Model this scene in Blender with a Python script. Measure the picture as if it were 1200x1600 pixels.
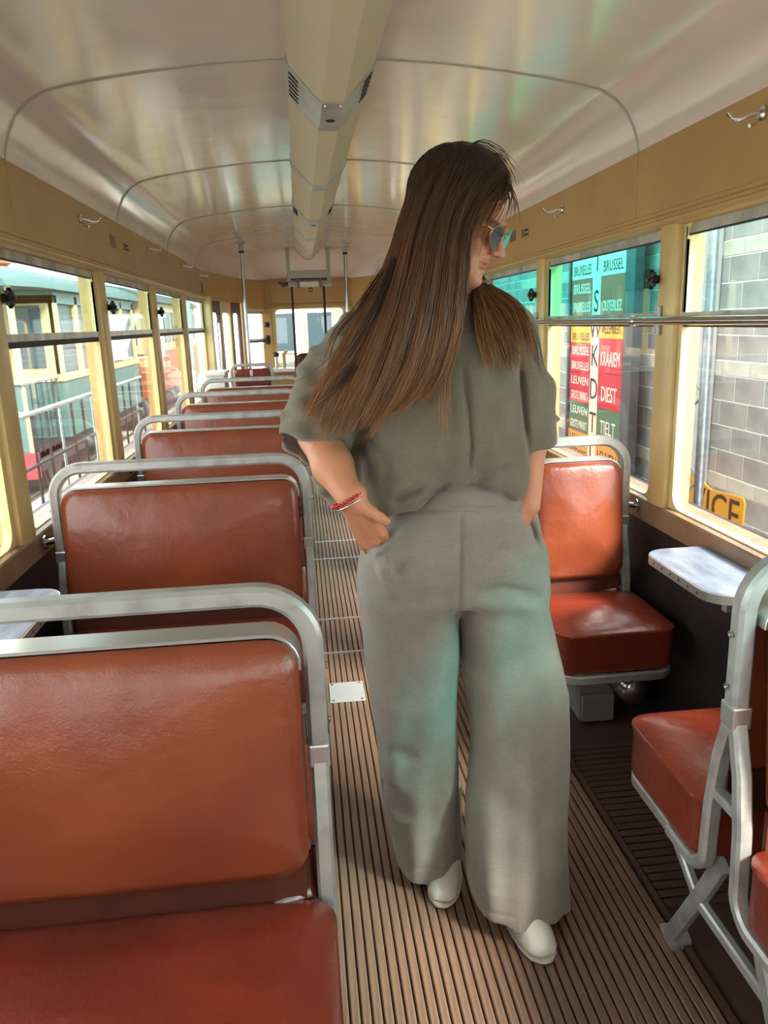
import bpy, bmesh, math, random
import numpy as np
from mathutils import Vector, Matrix
random.seed(7); np.random.seed(7)
for o in list(bpy.data.objects): bpy.data.objects.remove(o)
SC = bpy.context.scene
COL = SC.collection
PI = math.pi

# ------------------------------------------------------------------ camera
F_PX = 1202.0; CAM_H = 1.41
_dY = Vector((465-600, 507-800, F_PX)).normalized()
_t = Vector((1, -.033, 0)); _dX = (_t - _dY*_t.dot(_dY)).normalized()
_dZ = _dX.cross(_dY)
if _dZ.y > 0: _dZ = -_dZ
MW = Matrix((_dX, _dY, _dZ))                    # camera (right, down, forward) -> world
cam = bpy.data.cameras.new('camera'); cam_o = bpy.data.objects.new('camera', cam); COL.objects.link(cam_o)
cam.sensor_fit = 'VERTICAL'; cam.sensor_height = 32.0; cam.lens = F_PX/1600*32.0
cam.clip_start = .02; cam.clip_end = 300
R_ = MW @ Vector((1,0,0)); D_ = MW @ Vector((0,1,0)); F_ = MW @ Vector((0,0,1))
m = Matrix.Identity(4)
for i in range(3): m[i][0] = R_[i]; m[i][1] = -D_[i]; m[i][2] = -F_[i]
m[2][3] = CAM_H
cam_o.matrix_world = m
SC.camera = cam_o
def at(x, y, Y):
    """world point of the photograph's pixel at the real depth Y along the car"""
    r = MW @ Vector((x-600, y-800, F_PX)); k = Y/r.y
    return Vector((r.x*k, Y, CAM_H + r.z*k))
def atX(x, y, X):
    r = MW @ Vector((x-600, y-800, F_PX)); k = X/r.x
    return Vector((X, r.y*k, CAM_H + r.z*k))

# ------------------------------------------------------------------ light
W = bpy.data.worlds.new('sky'); SC.world = W; W.use_nodes = True
nt = W.node_tree; bg = nt.nodes['Background']
bg.inputs[0].default_value = (.94, .97, 1.0, 1); bg.inputs[1].default_value = 1.5
sun = bpy.data.lights.new('sun', 'SUN'); sun_o = bpy.data.objects.new('sun', sun); COL.objects.link(sun_o)
sun.energy = 4.0; sun.angle = math.radians(14); sun.color = (1.0, .96, .9)
sun_o.rotation_euler = Vector((-.62, .62, -.76)).to_track_quat('-Z', 'Y').to_euler()
SC.view_settings.view_transform = 'Standard'; SC.view_settings.look = 'None'
SC.view_settings.gamma = 1.0; SC.view_settings.use_curve_mapping = False
SC.view_settings.exposure = 1.9

# ------------------------------------------------------------------ materials
def srgb(r, g, b):
    f = lambda c: (c/255/12.92) if c/255 <= .04045 else ((c/255+.055)/1.055)**2.4
    return (f(r), f(g), f(b), 1)
MATS = {}
def mat(name, col, rough=.5, metal=0., col2=None, scale=8., detail=4., bump=0., bscale=60., stretch=None,
        spec=.5, coat=0., bump2=0., b2scale=4., contrast=(.35,.65), sheen=0., emit=None):
    mt = bpy.data.materials.new(name); mt.use_nodes = True
    n = mt.node_tree.nodes; L = mt.node_tree.links
    p = n['Principled BSDF']
    p.inputs['Base Color'].default_value = col; p.inputs['Roughness'].default_value = rough
    p.inputs['Metallic'].default_value = metal; p.inputs['Specular IOR Level'].default_value = spec
    p.inputs['Coat Weight'].default_value = coat; p.inputs['Coat Roughness'].default_value = .12
    if sheen: p.inputs['Sheen Weight'].default_value = sheen
    tc = n.new('ShaderNodeTexCoord'); mp = n.new('ShaderNodeMapping'); L.new(tc.outputs['Object'], mp.inputs[0])
    if stretch: mp.inputs['Scale'].default_value = stretch
    if col2:
        nz = n.new('ShaderNodeTexNoise'); nz.inputs['Scale'].default_value = scale; nz.inputs['Detail'].default_value = detail
        L.new(mp.outputs[0], nz.inputs['Vector'])
        mr = n.new('ShaderNodeMapRange'); mr.inputs[1].default_value = contrast[0]; mr.inputs[2].default_value = contrast[1]
        L.new(nz.outputs[0], mr.inputs[0])
        mx = n.new('ShaderNodeMix'); mx.data_type = 'RGBA'
        mx.inputs[6].default_value = col; mx.inputs[7].default_value = col2
        L.new(mr.outputs[0], mx.inputs[0]); L.new(mx.outputs[2], p.inputs['Base Color'])
    prev = None
    for b, s in ((bump2, b2scale), (bump, bscale)):
        if b:
            nb = n.new('ShaderNodeTexNoise'); nb.inputs['Scale'].default_value = s; nb.inputs['Detail'].default_value = 3
            L.new(mp.outputs[0], nb.inputs['Vector'])
            bp = n.new('ShaderNodeBump'); bp.inputs['Strength'].default_value = 1; bp.inputs['Distance'].default_value = b
            L.new(nb.outputs[0], bp.inputs['Height'])
            if prev: L.new(prev.outputs[0], bp.inputs['Normal'])
            L.new(bp.outputs[0], p.inputs['Normal']); prev = bp
    if emit:
        p.inputs['Emission Color'].default_value = emit; p.inputs['Emission Strength'].default_value = 1
    MATS[name] = mt
    return mt
def glass(name, tint, gloss=.10):
    mt = bpy.data.materials.new(name); mt.use_nodes = True
    n = mt.node_tree.nodes; L = mt.node_tree.links
    n.remove(n['Principled BSDF']); out = n['Material Output']
    tr = n.new('ShaderNodeBsdfTransparent'); tr.inputs[0].default_value = tint
    gl = n.new('ShaderNodeBsdfGlossy'); gl.inputs['Roughness'].default_value = .02; gl.inputs[0].default_value = (1,1,1,1)
    fr = n.new('ShaderNodeLayerWeight'); fr.inputs['Blend'].default_value = .5
    pw = n.new('ShaderNodeMath'); pw.operation = 'POWER'; pw.inputs[1].default_value = 5; L.new(fr.outputs['Facing'], pw.inputs[0])
    ad = n.new('ShaderNodeMath'); ad.operation = 'MULTIPLY_ADD'; ad.inputs[1].default_value = .75; ad.inputs[2].default_value = gloss*.12
    L.new(pw.outputs[0], ad.inputs[0])
    mx = n.new('ShaderNodeMixShader'); L.new(ad.outputs[0], mx.inputs[0]); L.new(tr.outputs[0], mx.inputs[1]); L.new(gl.outputs[0], mx.inputs[2])
    L.new(mx.outputs[0], out.inputs[0]); MATS[name] = mt
    return mt
mat('ceiling_paint', srgb(226,213,207), .22, coat=.9, bump2=.016, b2scale=2.0, spec=.5)
mat('tan_paint', srgb(188,152,98), .38, col2=srgb(176,140,88), scale=3, bump=.0003, bscale=120)
mat('cream_paint', srgb(226,204,146), .33, col2=srgb(212,188,130), scale=6, bump=.0003, bscale=100)
mat('pillar_paint', srgb(208,176,112), .34, col2=srgb(196,164,102), scale=6, bump=.0003, bscale=100)
mat('sill_paint', srgb(150,122,96), .3, col2=srgb(132,104,80), scale=9, bump=.0003, bscale=80)
mat('duct_paint', srgb(206,190,160), .42, bump=.0004, bscale=80)
mat('band_metal', srgb(200,200,200), .42, .75, col2=srgb(180,180,182), scale=14)
mat('seam_grey', srgb(176,168,158), .45)
mat('black_panel', srgb(34,31,33), .42, col2=srgb(52,46,48), scale=7, contrast=(.5,.8), bump=.0004, bscale=60)
mat('leather', srgb(146,72,42), .30, col2=srgb(118,54,34), scale=3.2, detail=5, bump=.0006, bscale=240, bump2=.006, b2scale=9, coat=.3, contrast=(.3,.7))
mat('leather_seat', srgb(138,54,34), .28, col2=srgb(112,42,28), scale=5, detail=6, bump=.0006, bscale=200, bump2=.006, b2scale=11, coat=.2)
mat('leather_dark', srgb(92,44,30), .45, col2=srgb(74,36,26), scale=6)
mat('aluminium', srgb(188,188,184), .42, .55, col2=srgb(160,158,152), scale=22, detail=8, contrast=(.45,.75), bump=.0004, bscale=150)
mat('trim_strip', srgb(205,205,202), .3, .8)
mat('steel', srgb(190,190,190), .2, 1.0, bump=.0002, bscale=200)
mat('chrome', srgb(215,215,215), .12, 1.0)
mat('dark_rubber', srgb(36,33,32), .6)
mat('bronze_rail', srgb(112,100,88), .36, .6)
mat('head_metal', srgb(206,202,192), .35, .4, col2=srgb(150,146,140), scale=10)
mat('slat_wood', srgb(140,108,86), .36, col2=srgb(104,84,72), scale=5, detail=8, stretch=(30,1.2,1), bump=.0008, bscale=40, contrast=(.3,.75))
mat('slat_wood_cross', srgb(88,66,54), .45, col2=srgb(66,50,42), scale=5, detail=8, stretch=(1.2,30,1), bump=.0006, bscale=40)
mat('floor_lino', srgb(86,64,52), .5, col2=srgb(70,52,44), scale=6, bump=.0005, bscale=90)
mat('groove', srgb(40,32,30), .7)
mat('plate_metal', srgb(206,208,208), .4, .5)
mat('laminate', srgb(134,142,156), .45, col2=srgb(96,104,122), scale=22, detail=10, stretch=(1,.35,1))
mat('knob_black', srgb(20,20,20), .35)
mat('heater_grey', srgb(150,146,138), .45, .3)
mat('paint_grey', srgb(178,174,164), .4)
mat('plaque', srgb(110,100,84), .4, .4)
mat('ink_black', srgb(24,22,22), .6)
mat('ink_white', srgb(238,230,214), .6)
mat('strap_brown', srgb(62,28,22), .5)
mat('door_brown', srgb(74,44,34), .4)
mat('white_paint', srgb(222,222,216), .35)
mat('block_grey', srgb(162,159,152), .9, col2=srgb(134,132,128), scale=3, bump=.003, bscale=70)
mat('block_pale', srgb(196,192,176), .9, col2=srgb(178,174,158), scale=4, bump=.003, bscale=70)
mat('mortar', srgb(240,238,230), .9)
mat('column_grey', srgb(186,186,182), .8)
mat('galvanised', srgb(176,186,192), .35, .7, col2=srgb(150,160,168), scale=30)
mat('sign_yellow', srgb(236,170,40), .5)
mat('sign_orange', srgb(222,150,58), .6)
mat('sign_red', srgb(200,44,58), .6)
mat('sign_green', srgb(62,112,80), .6)
mat('sign_cream', srgb(232,220,196), .6)
mat('sign_rust', srgb(190,96,66), .6)
mat('frame_dark', srgb(70,72,74), .5)
mat('ground', srgb(176,168,156), .95, col2=srgb(150,144,134), scale=1.2, bump=.01, bscale=6)
mat('rail_steel', srgb(110,100,92), .5, .6)
mat('tram_teal', srgb(70,104,100), .45)
mat('tram_roof', srgb(78,98,98), .8)
mat('tram_cream', srgb(184,164,120), .6)
mat('tram_brown', srgb(150,84,48), .5)
mat('tram_red', srgb(206,52,58), .5)
mat('tram_maroon', srgb(120,50,54), .5)
mat('dark_window', srgb(56,72,78), .35, spec=.3)
mat('iron_black', srgb(48,50,52), .5, .3)
mat('truss_paint', srgb(150,178,186), .6)
glass('glass_clear', (.965,.98,.97,1), .25)
glass('glass_pale', (.84,.965,.945,1), .35)
glass('glass_teal', (.36,.92,.89,1), .35)

# ------------------------------------------------------------------ mesh helpers
class MB:
    def __init__(s): s.v = []; s.f = []
    def add(s, vs, fs):
        k = len(s.v); s.v += [tuple(v) for v in vs]; s.f += [tuple(i+k for i in f) for f in fs]; return s
    def box(s, x0, x1, y0, y1, z0, z1, b=0.):
        if b <= 0:
            vs = [(x,y,z) for x in (x0,x1) for y in (y0,y1) for z in (z0,z1)]
            return s.add(vs, [(0,1,3,2),(4,6,7,5),(0,4,5,1),(2,3,7,6),(0,2,6,4),(1,5,7,3)])
        bm = bmesh.new(); bmesh.ops.create_cube(bm, size=1)
        for v in bm.verts: v.co = Vector(((x0+x1)/2+v.co.x*(x1-x0), (y0+y1)/2+v.co.y*(y1-y0), (z0+z1)/2+v.co.z*(z1-z0)))
        bmesh.ops.bevel(bm, geom=bm.edges[:], offset=b, segments=2, affect='EDGES', profile=.6)
        bm.verts.index_update()
        s.add([v.co[:] for v in bm.verts], [[v.index for v in f.verts] for f in bm.faces]); bm.free(); return s
    def obox(s, o, ax, ay, az, b=0.):
        """oriented box: corner o, edge vectors"""
        o, ax, ay, az = map(Vector, (o, ax, ay, az))
        vs = [o + ax*i + ay*j + az*k for i in (0,1) for j in (0,1) for k in (0,1)]
        return s.add(vs, [(0,1,3,2),(4,6,7,5),(0,4,5,1),(2,3,7,6),(0,2,6,4),(1,5,7,3)])
    def rings(s, rings, closed=True, cap0=True, cap1=True):
        n = len(rings[0]); k = len(s.v)
        for r in rings: s.v += [tuple(p) for p in r]
        for i in range(len(rings)-1):
            for j in range(n if closed else n-1):
                a = k+i*n+j; b = k+i*n+(j+1) % n
                s.f.append((a, b, b+n, a+n))
        if cap0: s.f.append(tuple(range(k+n-1, k-1, -1)))
        if cap1: e = k+(len(rings)-1)*n; s.f.append(tuple(range(e, e+n)))
        return s
    def tube(s, path, r, n=10, r1=None):
        path = [Vector(p) for p in path]; rg = []
        up = None
        for i, p in enumerate(path):
            t = (path[min(i+1,len(path)-1)] - path[max(i-1,0)]).normalized()
            if up is None: up = Vector((0,0,1)) if abs(t.z) < .9 else Vector((1,0,0))
            sd = t.cross(up).normalized(); up = sd.cross(t).normalized()
            q = r if r1 is None else r + (r1-r)*i/(len(path)-1)
            if callable(r): q = r(i/(len(path)-1))
            rg.append([p + sd*math.cos(2*PI*j/n)*q + up*math.sin(2*PI*j/n)*q for j in range(n)])
        return s.rings(rg)
    def sweep(s, path, N, w, h, c=.2):
        """chamfered rectangular bar along a planar path with plane normal N; w in plane, h along N"""
        N = Vector(N); path = [Vector(p) for p in path]; rg = []
        q = c*min(w,h)
        pr = [(w/2,-h/2+q),(w/2,h/2-q),(w/2-q,h/2),(-w/2+q,h/2),(-w/2,h/2-q),(-w/2,-h/2+q),(-w/2+q,-h/2),(w/2-q,-h/2)]
        for i, p in enumerate(path):
            t0 = (p - path[max(i-1,0)]); t1 = (path[min(i+1,len(path)-1)] - p)
            t0 = t0.normalized() if t0.length > 1e-9 else t1.normalized(); t1 = t1.normalized() if t1.length > 1e-9 else t0
            t = (t0+t1).normalized(); sd = N.cross(t).normalized(); k = 1/max(.5, t.dot(t1))
            rg.append([p + sd*a*k + N*b for a, b in pr])
        return s.rings(rg)
    def lathe(s, c, axis, prof, n=20):
        axis = Vector(axis).normalized(); c = Vector(c)
        u = axis.orthogonal().normalized(); v = axis.cross(u)
        return s.rings([[c + axis*h + (u*math.cos(2*PI*j/n) + v*math.sin(2*PI*j/n))*max(r,1e-5) for j in range(n)] for r, h in prof])
    def prism(s, poly, o, u, v, n):
        """polygon (a,b) in plane o+u*a+v*b, extruded by vector n"""
        o, u, v, n = map(Vector, (o,u,v,n))
        b = [o+u*p[0]+v*p[1] for p in poly]
        return s.rings([b, [p+n for p in b]])
    def ringframe(s, inner, outer, o, u, v, n):
        o, u, v, n = map(Vector, (o,u,v,n)); k = len(inner)
        P = lambda q, d: o+u*q[0]+v*q[1]+n*d
        b = len(s.v)
        for d in (0,1):
            for q in outer: s.v.append(tuple(P(q,d)))
            for q in inner: s.v.append(tuple(P(q,d)))
        for j in range(k):
            j2 = (j+1) % k
            s.f.append((b+j, b+j2, b+k+j2, b+k+j)); s.f.append((b+2*k+j2, b+2*k+j, b+3*k+j, b+3*k+j2))
            s.f.append((b+k+j, b+k+j2, b+3*k+j2, b+3*k+j)); s.f.append((b+j2, b+j, b+2*k+j, b+2*k+j2))
        return s
    def mesh(s, name, smooth=False, angle=35):
        me = bpy.data.meshes.new(name); me.from_pydata(s.v, [], s.f)
        bm = bmesh.new(); bm.from_mesh(me); bmesh.ops.recalc_face_normals(bm, faces=bm.faces); bm.to_mesh(me); bm.free()
        if smooth:
            me.shade_smooth()
            if angle: me.set_sharp_from_angle(angle=math.radians(angle))
        return me
    def build(s, name, m, parent=None, smooth=False, angle=35):
        return link(name, s.mesh(name, smooth, angle), m, parent)
def link(name, me, m, parent=None):
    o = bpy.data.objects.new(name, me); COL.objects.link(o)
    if m and not me.materials: me.materials.append(MATS[m] if isinstance(m, str) else m)
    if parent: o.parent = parent
    return o
def tag(o, label=None, cat=None, group=None, kind=None):
    if label: o['label'] = label
    if cat: o['category'] = cat
    if group: o['group'] = group
    if kind: o['kind'] = kind
    return o
def thing(name, label, cat, loc=(0,0,0), group=None, kind=None):
    o = bpy.data.objects.new(name, None); COL.objects.link(o); o.location = loc; o.empty_display_size = .05
    return tag(o, label, cat, group, kind)
def copy_tree(o, parent=None):
    c = o.copy(); COL.objects.link(c); c.parent = parent
    for ch in o.children: copy_tree(ch, c)
    return c
def rrect(w, h, r, n=6, cx=0., cy=0.):
    r = max(min(r, w/2-1e-4, h/2-1e-4), 1e-4); pts = []
    for qx, qy, a0 in ((1,1,0),(-1,1,90),(-1,-1,180),(1,-1,270)):
        for i in range(n+1):
            a = math.radians(a0+90*i/n)
            pts.append((cx+qx*(w/2-r)+r*math.cos(a), cy+qy*(h/2-r)+r*math.sin(a)))
    return pts
def sqmatch(w, h, n=6, cx=0., cy=0.):
    """outer rectangle with the same point count as rrect"""
    pts = []
    for qx, qy in ((1,1),(-1,1),(-1,-1),(1,-1)):
        for i in range(n+1): pts.append((cx+qx*w/2, cy+qy*h/2))
    return pts
def arc(c, r, a0, a1, n, f):
    return [f(c[0]+r*math.cos(math.radians(a0+(a1-a0)*i/n)), c[1]+r*math.sin(math.radians(a0+(a1-a0)*i/n))) for i in range(n+1)]
def text(name, s, m, o, u, v, n, size, parent, width=None, d=.001):
    """flat raised lettering: origin o (baseline centre), u reading direction, v up, n outward"""
    cu = bpy.data.curves.new('t', 'FONT'); cu.body = s; cu.size = size; cu.align_x = 'CENTER'; cu.extrude = d; cu.resolution_u = 3
    t = bpy.data.objects.new('t', cu); COL.objects.link(t)
    dg = bpy.context.evaluated_depsgraph_get(); me = bpy.data.meshes.new_from_object(t.evaluated_get(dg))
    bpy.data.objects.remove(t); bpy.data.curves.remove(cu)
    xs = [q.co.x for q in me.vertices]; k = 1.
    if width and xs: k = width/max(1e-6, max(xs)-min(xs))
    o, u, v, n = map(Vector, (o,u,v,n))
    for q in me.vertices: q.co = o + u*(q.co.x*k) + v*q.co.y + n*q.co.z
    return link(name, me, m, parent)

# ================================================================== the car body
XC = .146; XL = -.854; XR = 1.146; Y0 = -2.3; YT = 7.65; YD = 9.05; YE = 9.5
def hw(Y):                                         # half width of the saloon, tapering towards the cab end
    if Y <= YT: return 1.0
    if Y <= YD: return 1.0 + (.746-1.0)*(Y-YT)/(YD-YT)
    return .746 + (.506-.746)*(Y-YD)/(YE-YD)
PILL = [-1.572+1.3*k for k in range(7)]             # near edge of each window pillar, .125 wide
# ---- floor
fl = MB().box(-1.0, 1.3, Y0, YE+.1, -.10, -.010).build('floor', 'floor_lino'); tag(fl, kind='structure')
segs = [(Y0, 3.145), (3.165, 3.55), (3.57, 4.55), (4.57, 4.94), (4.96, 9.2)]
pitch = .0232; nsl = 35
for a, b in segs:
    mb = MB(); w = .0195; c = .0025
    pr = [(-w/2,-.012),(w/2,-.012),(w/2,-c),(w/2-c,0),(-w/2+c,0),(-w/2,-c)]
    mb.rings([[(x, a, z) for x, z in pr], [(x, b, z) for x, z in pr]])
    me = mb.mesh('slat')
    for i in range(nsl):
        o = link('slat', me, 'slat_wood', fl); o.location = (-.02+pitch*(i+.5), 0, 0)
MB().box(-.02, .795, Y0, 9.2, -.0099, -.009).build('groove_bed', 'groove', fl)
for y in (3.155, 3.56, 4.56, 4.95):
    MB().box(-.02, .795, y-.008, y+.008, -.011, .0012).build('hatch_strip', 'trim_strip', fl)
MB().box(.797, .812, Y0, 9.0, -.011, .003, .001).build('edge_strip', 'floor_lino', fl)
mb = MB().box(.0, .318, -.011, .011, -.012, 0, .002); me = mb.mesh('cross_slat')
for i in range(25):
    o = link('cross_slat', me, 'slat_wood_cross', fl); o.location = (.816, 1.53+.0295*i, 0)
mp = thing('floor_plate', 'bare metal inspection plate screwed to the slatted aisle floor', 'plate', (.11, 2.77, .0015))
MB().box(-.068, .068, -.082, .082, 0, .003, .001).build('plate', 'plate_metal', mp)
for sx in (-1,1):
    for sy in (-1,1): MB().lathe((sx*.055, sy*.068, .0025), (0,0,1), [(.006,0),(.005,.0015),(0,.0015)], 10).build('screw', 'steel', mp)

# ---- side walls: lower panel, sill, cantrail, pillars, windows
def side(sgn, nm):
    X = XC + sgn*1.0
    def bx(mb, i0, i1, y0, y1, z0, z1, b=0.):         # i = distance outwards from the inner face
        a, c = X+sgn*i0, X+sgn*i1
        return mb.box(min(a,c), max(a,c), y0, y1, z0, z1, b)
    wl = bx(MB(), .10, .13, Y0, YT, -.1, .79).build('wall_'+nm, 'black_panel'); tag(wl, kind='structure')
    bx(MB(), .015, .10, Y0, YT, -.008, .72).build('lower_panel', 'black_panel', wl)
    pr = [(0,.715),(0,.783),(.004,.789),(.03,.795),(.10,.797),(.10,.715)]
    MB().rings([[(X+sgn*a, Y0, z) for a, z in pr], [(X+sgn*a, YT, z) for a, z in pr]]).build('sill_board', 'sill_paint', wl)
    yy = [Y0] + [2.63+1.5*k for k in range(-2,4)] + [YT]
    for a, b in zip(yy[:-1], yy[1:]):
        bx(MB(), 0, .08, a+.0012, b-.0012, 1.70, 1.94, .001).build('cantrail_panel', 'tan_paint', wl)
    bx(MB(), .03, .12, Y0, YT, 1.69, 1.97).build('cantrail_core', 'tan_paint', wl)
    pr = [(.03,1.662),(.0,1.668),(-.010,1.676),(-.012,1.686),(-.004,1.692),(-.004,1.700),(-.009,1.704),(-.009,1.714),(0,1.718),(.03,1.718)]
    MB().rings([[(X+sgn*a, Y0, z) for a, z in pr], [(X+sgn*a, YT, z) for a, z in pr]]).build('head_moulding', 'tan_paint', wl, True, 50)
    for k, y in enumerate(PILL):
        pr = [(.09,0),(.02,0),(.006,.005),(.001,.015),(-.002,.04),(-.002,.085),(.001,.11),(.006,.12),(.02,.125),(.09,.125)]
        mb = MB(); mb.rings([[(X+sgn*a, y+b, .79) for a, b in pr], [(X+sgn*a, y+b, 1.70) for a, b in pr]])
        mb.build('pillar', 'pillar_paint', wl, True, 40)
        for yb in (.035, .115):
            for z in (.83, 1.25, 1.62): pass
    # windows: one per bay
    lab = {'left':'left', 'right':'right'}[nm]
    for k in range(len(PILL)):
        a = PILL[k]+.125; b = PILL[k+1] if k+1 < len(PILL) else YT-.02
        wn = next_window()
        window_unit(wn, Vector((X, a, 0)), Vector((X, b, 0)), Vector((sgn,0,0)), .782, 1.685, 1.385,
                    'glass_teal' if (sgn > 0 and k in (1,3,4,5)) else 'glass_pale')  # unseen right pane beside the camera: teal tint added to colour sunlight on the trousers
        # star knob on the pillar that locks the drop window
        if k < 6 and k > 1:
            mb = MB(); n = 32; rg = []
            for h, s in ((0,.7),(.004,1),(.014,1),(.018,.8),(.019,.4),(.026,.36),(.028,.1)):
                rg.append([(X-sgn*(.012+h), a-.012+s*(.026+.004*math.cos(8*t))*math.cos(t), 1.512+s*(.026+.004*math.cos(8*t))*math.sin(t)) for t in [2*PI*j/n for j in range(n)]])
            mb.rings(rg); mb.lathe((X, a-.012, 1.512), (-sgn,0,0), [(.014,0),(.014,.013)], 12)
            mb.build('clamp_knob', 'knob_black', wn, True, 40)
    return wl
WCOUNT = [0]
def next_window():
    WCOUNT[0] += 1
    o = bpy.data.objects.new('window_%d' % WCOUNT[0], None); COL.objects.link(o); o['kind'] = 'structure'
    return o
def window_unit(wn, p0, p1, n, z0, z1, zm, tint, split=True, fw=.022, r=.05, frame='cream_paint', dep=.025, rec=.022):
    u = (p1-p0); Lh = u.length; u = u.normalized(); v = Vector((0,0,1)); h = z1-z0
    o = p0 + n*rec + Vector((0,0,z0))
    MB().ringframe(rrect(Lh-2*fw, h-2*fw*.7, r, 6, Lh/2, h/2), sqmatch(Lh, h, 6, Lh/2, h/2), o, u, v, n*dep).build('window_frame', frame, wn, True, 40)
    def pane(za, zb, m, off):
        return MB().obox(o + u*.012 + v*(za-z0) + n*off, u*(Lh-.024), n*.004, v*(zb-za)).build('pane', m, wn)
    if not split:
        pane(z0+.01, z1-.01, tint, dep*.5); return
    pane(z0+.01, zm, 'glass_clear', dep*.55)
    pane(zm, z1-.01, tint, dep*.45)
    MB().obox(o + u*fw + v*(zm-z0) - n*.004, u*(Lh-2*fw), n*.022, v*.024).build('meeting_rail', 'head_metal', wn)
    MB().obox(o + u*fw + v*(zm-z0-.020) + n*.002, u*(Lh-2*fw), n*.020, v*.020).build('rubber_seal', 'dark_rubber', wn)
    MB().obox(o + u*fw + v*(h-.05) + n*.004, u*(Lh-2*fw), n*.006, v*.032).build('head_strip', 'head_metal', wn)
    MB().obox(o + u*fw + v*(h-.055) + n*.004, u*(Lh-2*fw), n*.008, v*.005).build('glazing_seal', 'dark_rubber', wn)
    for q in (fw-.004, Lh-fw):
        MB().obox(o + u*q + v*(zm-z0) - n*.002, u*.004, n*.010, v*(z1-zm-.03)).build('glazing_seal', 'dark_rubber', wn)
wall_l = side(-1, 'left'); wall_r = side(1, 'right')

# ---- ceiling
PROF = [(1.0,1.925),(.996,1.955),(.982,1.995),(.955,2.045),(.915,2.085),(.865,2.112),(.80,2.128),(.70,2.145),(.55,2.166),(.36,2.187),(.18,2.198),(0,2.201)]
full = [(-a, z) for a, z in PROF] + [(a, z) for a, z in PROF[::-1][1:]]
def sect(Y, dz=0., k=1.):
    s = hw(Y); dr = 1. if Y <= 8.5 else 1-.93*((Y-8.5)/1.0)**1.5
    return [(XC+a*s*k, Y, 1.925+(z-1.925)*dr+dz) for a, z in full]
ceil_ = bpy.data.objects.new('ceiling', None); COL.objects.link(ceil_); tag(ceil_, kind='structure')
SEAM = [Y0, -.37, 1.13, 2.63, 4.13, 5.63, 7.13, YE]
for a, b in zip(SEAM[:-1], SEAM[1:]):
    ys = [a+.001] + [y for y in (YT, 8.3, 8.5, 8.7, 8.9, YD, 9.2, 9.35) if a < y < b] + [b-.001]
    mb = MB(); n = len(full); rg = []
    for y in ys: rg.append(sect(y) + sect(y, .03, 1.03)[::-1])
    mb.rings(rg); mb.build('ceiling_panel', 'ceiling_paint', ceil_, True, 50)
for y in SEAM[1:-1]:
    mb = MB(); rg = []
    for dy, dz in ((-.008,.002),(-.006,-.003),(0,-.0045),(.006,-.003),(.008,.002)):
        rg.append([(XC+a*(1+dz*.9), y+dy, z+dz) for a, z in full])
    mb.rings(rg, closed=False, cap0=False, cap1=False); mb.build('seam_strip', 'seam_grey', ceil_, True, 60)

# ---- central air duct under the ceiling
duct = thing('ceiling_air_duct', 'long cream angular air duct running down the middle of the ceiling', 'air duct', (XC, 0, 2.2))
def dsec(y, g=0.):
    p = [(-.135-g,2.205),(-.130-g,2.17),(-.052-g*.6,2.083-g*.5),(-.034,2.066-g),(.034,2.066-g),(.052+g*.6,2.083-g*.5),(.130+g,2.17),(.135+g,2.205)]
    return [(a, y, z-2.2) for a, z in p]
dy = [Y0, 1.06, 2.585, 4.05, 5.37, 6.5, 7.4, 8.5]
for a, b in zip(dy[:-1], dy[1:]):
    MB().rings([dsec(a+.002), dsec(b-.002)]).build('duct_panel', 'duct_paint', duct, True, 25)
for y, w in ((1.06,.12),(2.585,.34),(4.05,.12),(5.37,.33),(6.5,.10),(7.4,.10),(8.45,.05)):
    bd = MB().rings([dsec(y,.005), dsec(y+w,.005)]).build('metal_band', 'band_metal', duct)
    for sx in (-1,1):
        MB().lathe((sx*.024, y+.02, -.1395), (0,0,-1), [(.004,0),(.003,.002),(0,.002)], 8).build('screw', 'chrome', bd)
    if w > .3:
        for sx in (-1,1):
            for k in range(6):
                u = Vector((sx*.078, 0, .087)).normalized(); c = Vector((sx*.112, y+.045+k*.045, -.049))
                nn = Vector((sx*.087, 0, -.078)).normalized()
                q = rrect(.042, .011, .005, 3)
                MB().prism(q, c+nn*.004, u, Vector((0,1,0)), nn*.003).build('vent_slot', 'ink_black', bd)
        MB().lathe((0, y+.20, -.1385), (0,0,-1), [(.016,0),(.016,.002),(.0,.002)], 16).build('vent_hole', 'ink_black', bd)
    else: pass

# ---- coat hooks and number plates on the cantrail
def hook(y, z, sgn, label):
    X = XC+sgn*1.0
    h = thing('coat_hook', label, 'hook', (X, y, z), 'coat hooks along the cantrail')
    MB().lathe((0,0,0), (-sgn,0,0), [(.018,0),(.018,.006),(.012,.010),(.008,.012)], 14).build('base', 'steel', h, True, 40)
    MB().tube([(-sgn*.008,0,0),(-sgn*.03,.004,-.004),(-sgn*.05,.012,-.012),(-sgn*.07,.016,-.010),(-sgn*.082,.018,.004)], .0055, 8).build('hook_arm', 'chrome', h, True, 50)
    MB().tube([(-sgn*.01,0,-.006),(-sgn*.022,-.002,-.026),(-sgn*.036,-.004,-.03)], .0045, 8).build('lower_hook', 'chrome', h, True, 50)
hook(3.42,1.853,-1,'chrome coat hook nearest the camera on the left cantrail')
hook(4.91,1.872,-1,'second chrome coat hook along the left cantrail, past the plates')
hook(6.30,1.875,-1,'third chrome coat hook along the left cantrail')
hook(7.35,1.87,-1,'farthest chrome coat hook on the left cantrail near the door')
hook(3.37,1.85,1,'chrome coat hook above the turquoise window, beside the sunglasses')
hook(1.92,1.87,1,'large chrome coat hook at the right edge of the photo')
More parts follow.
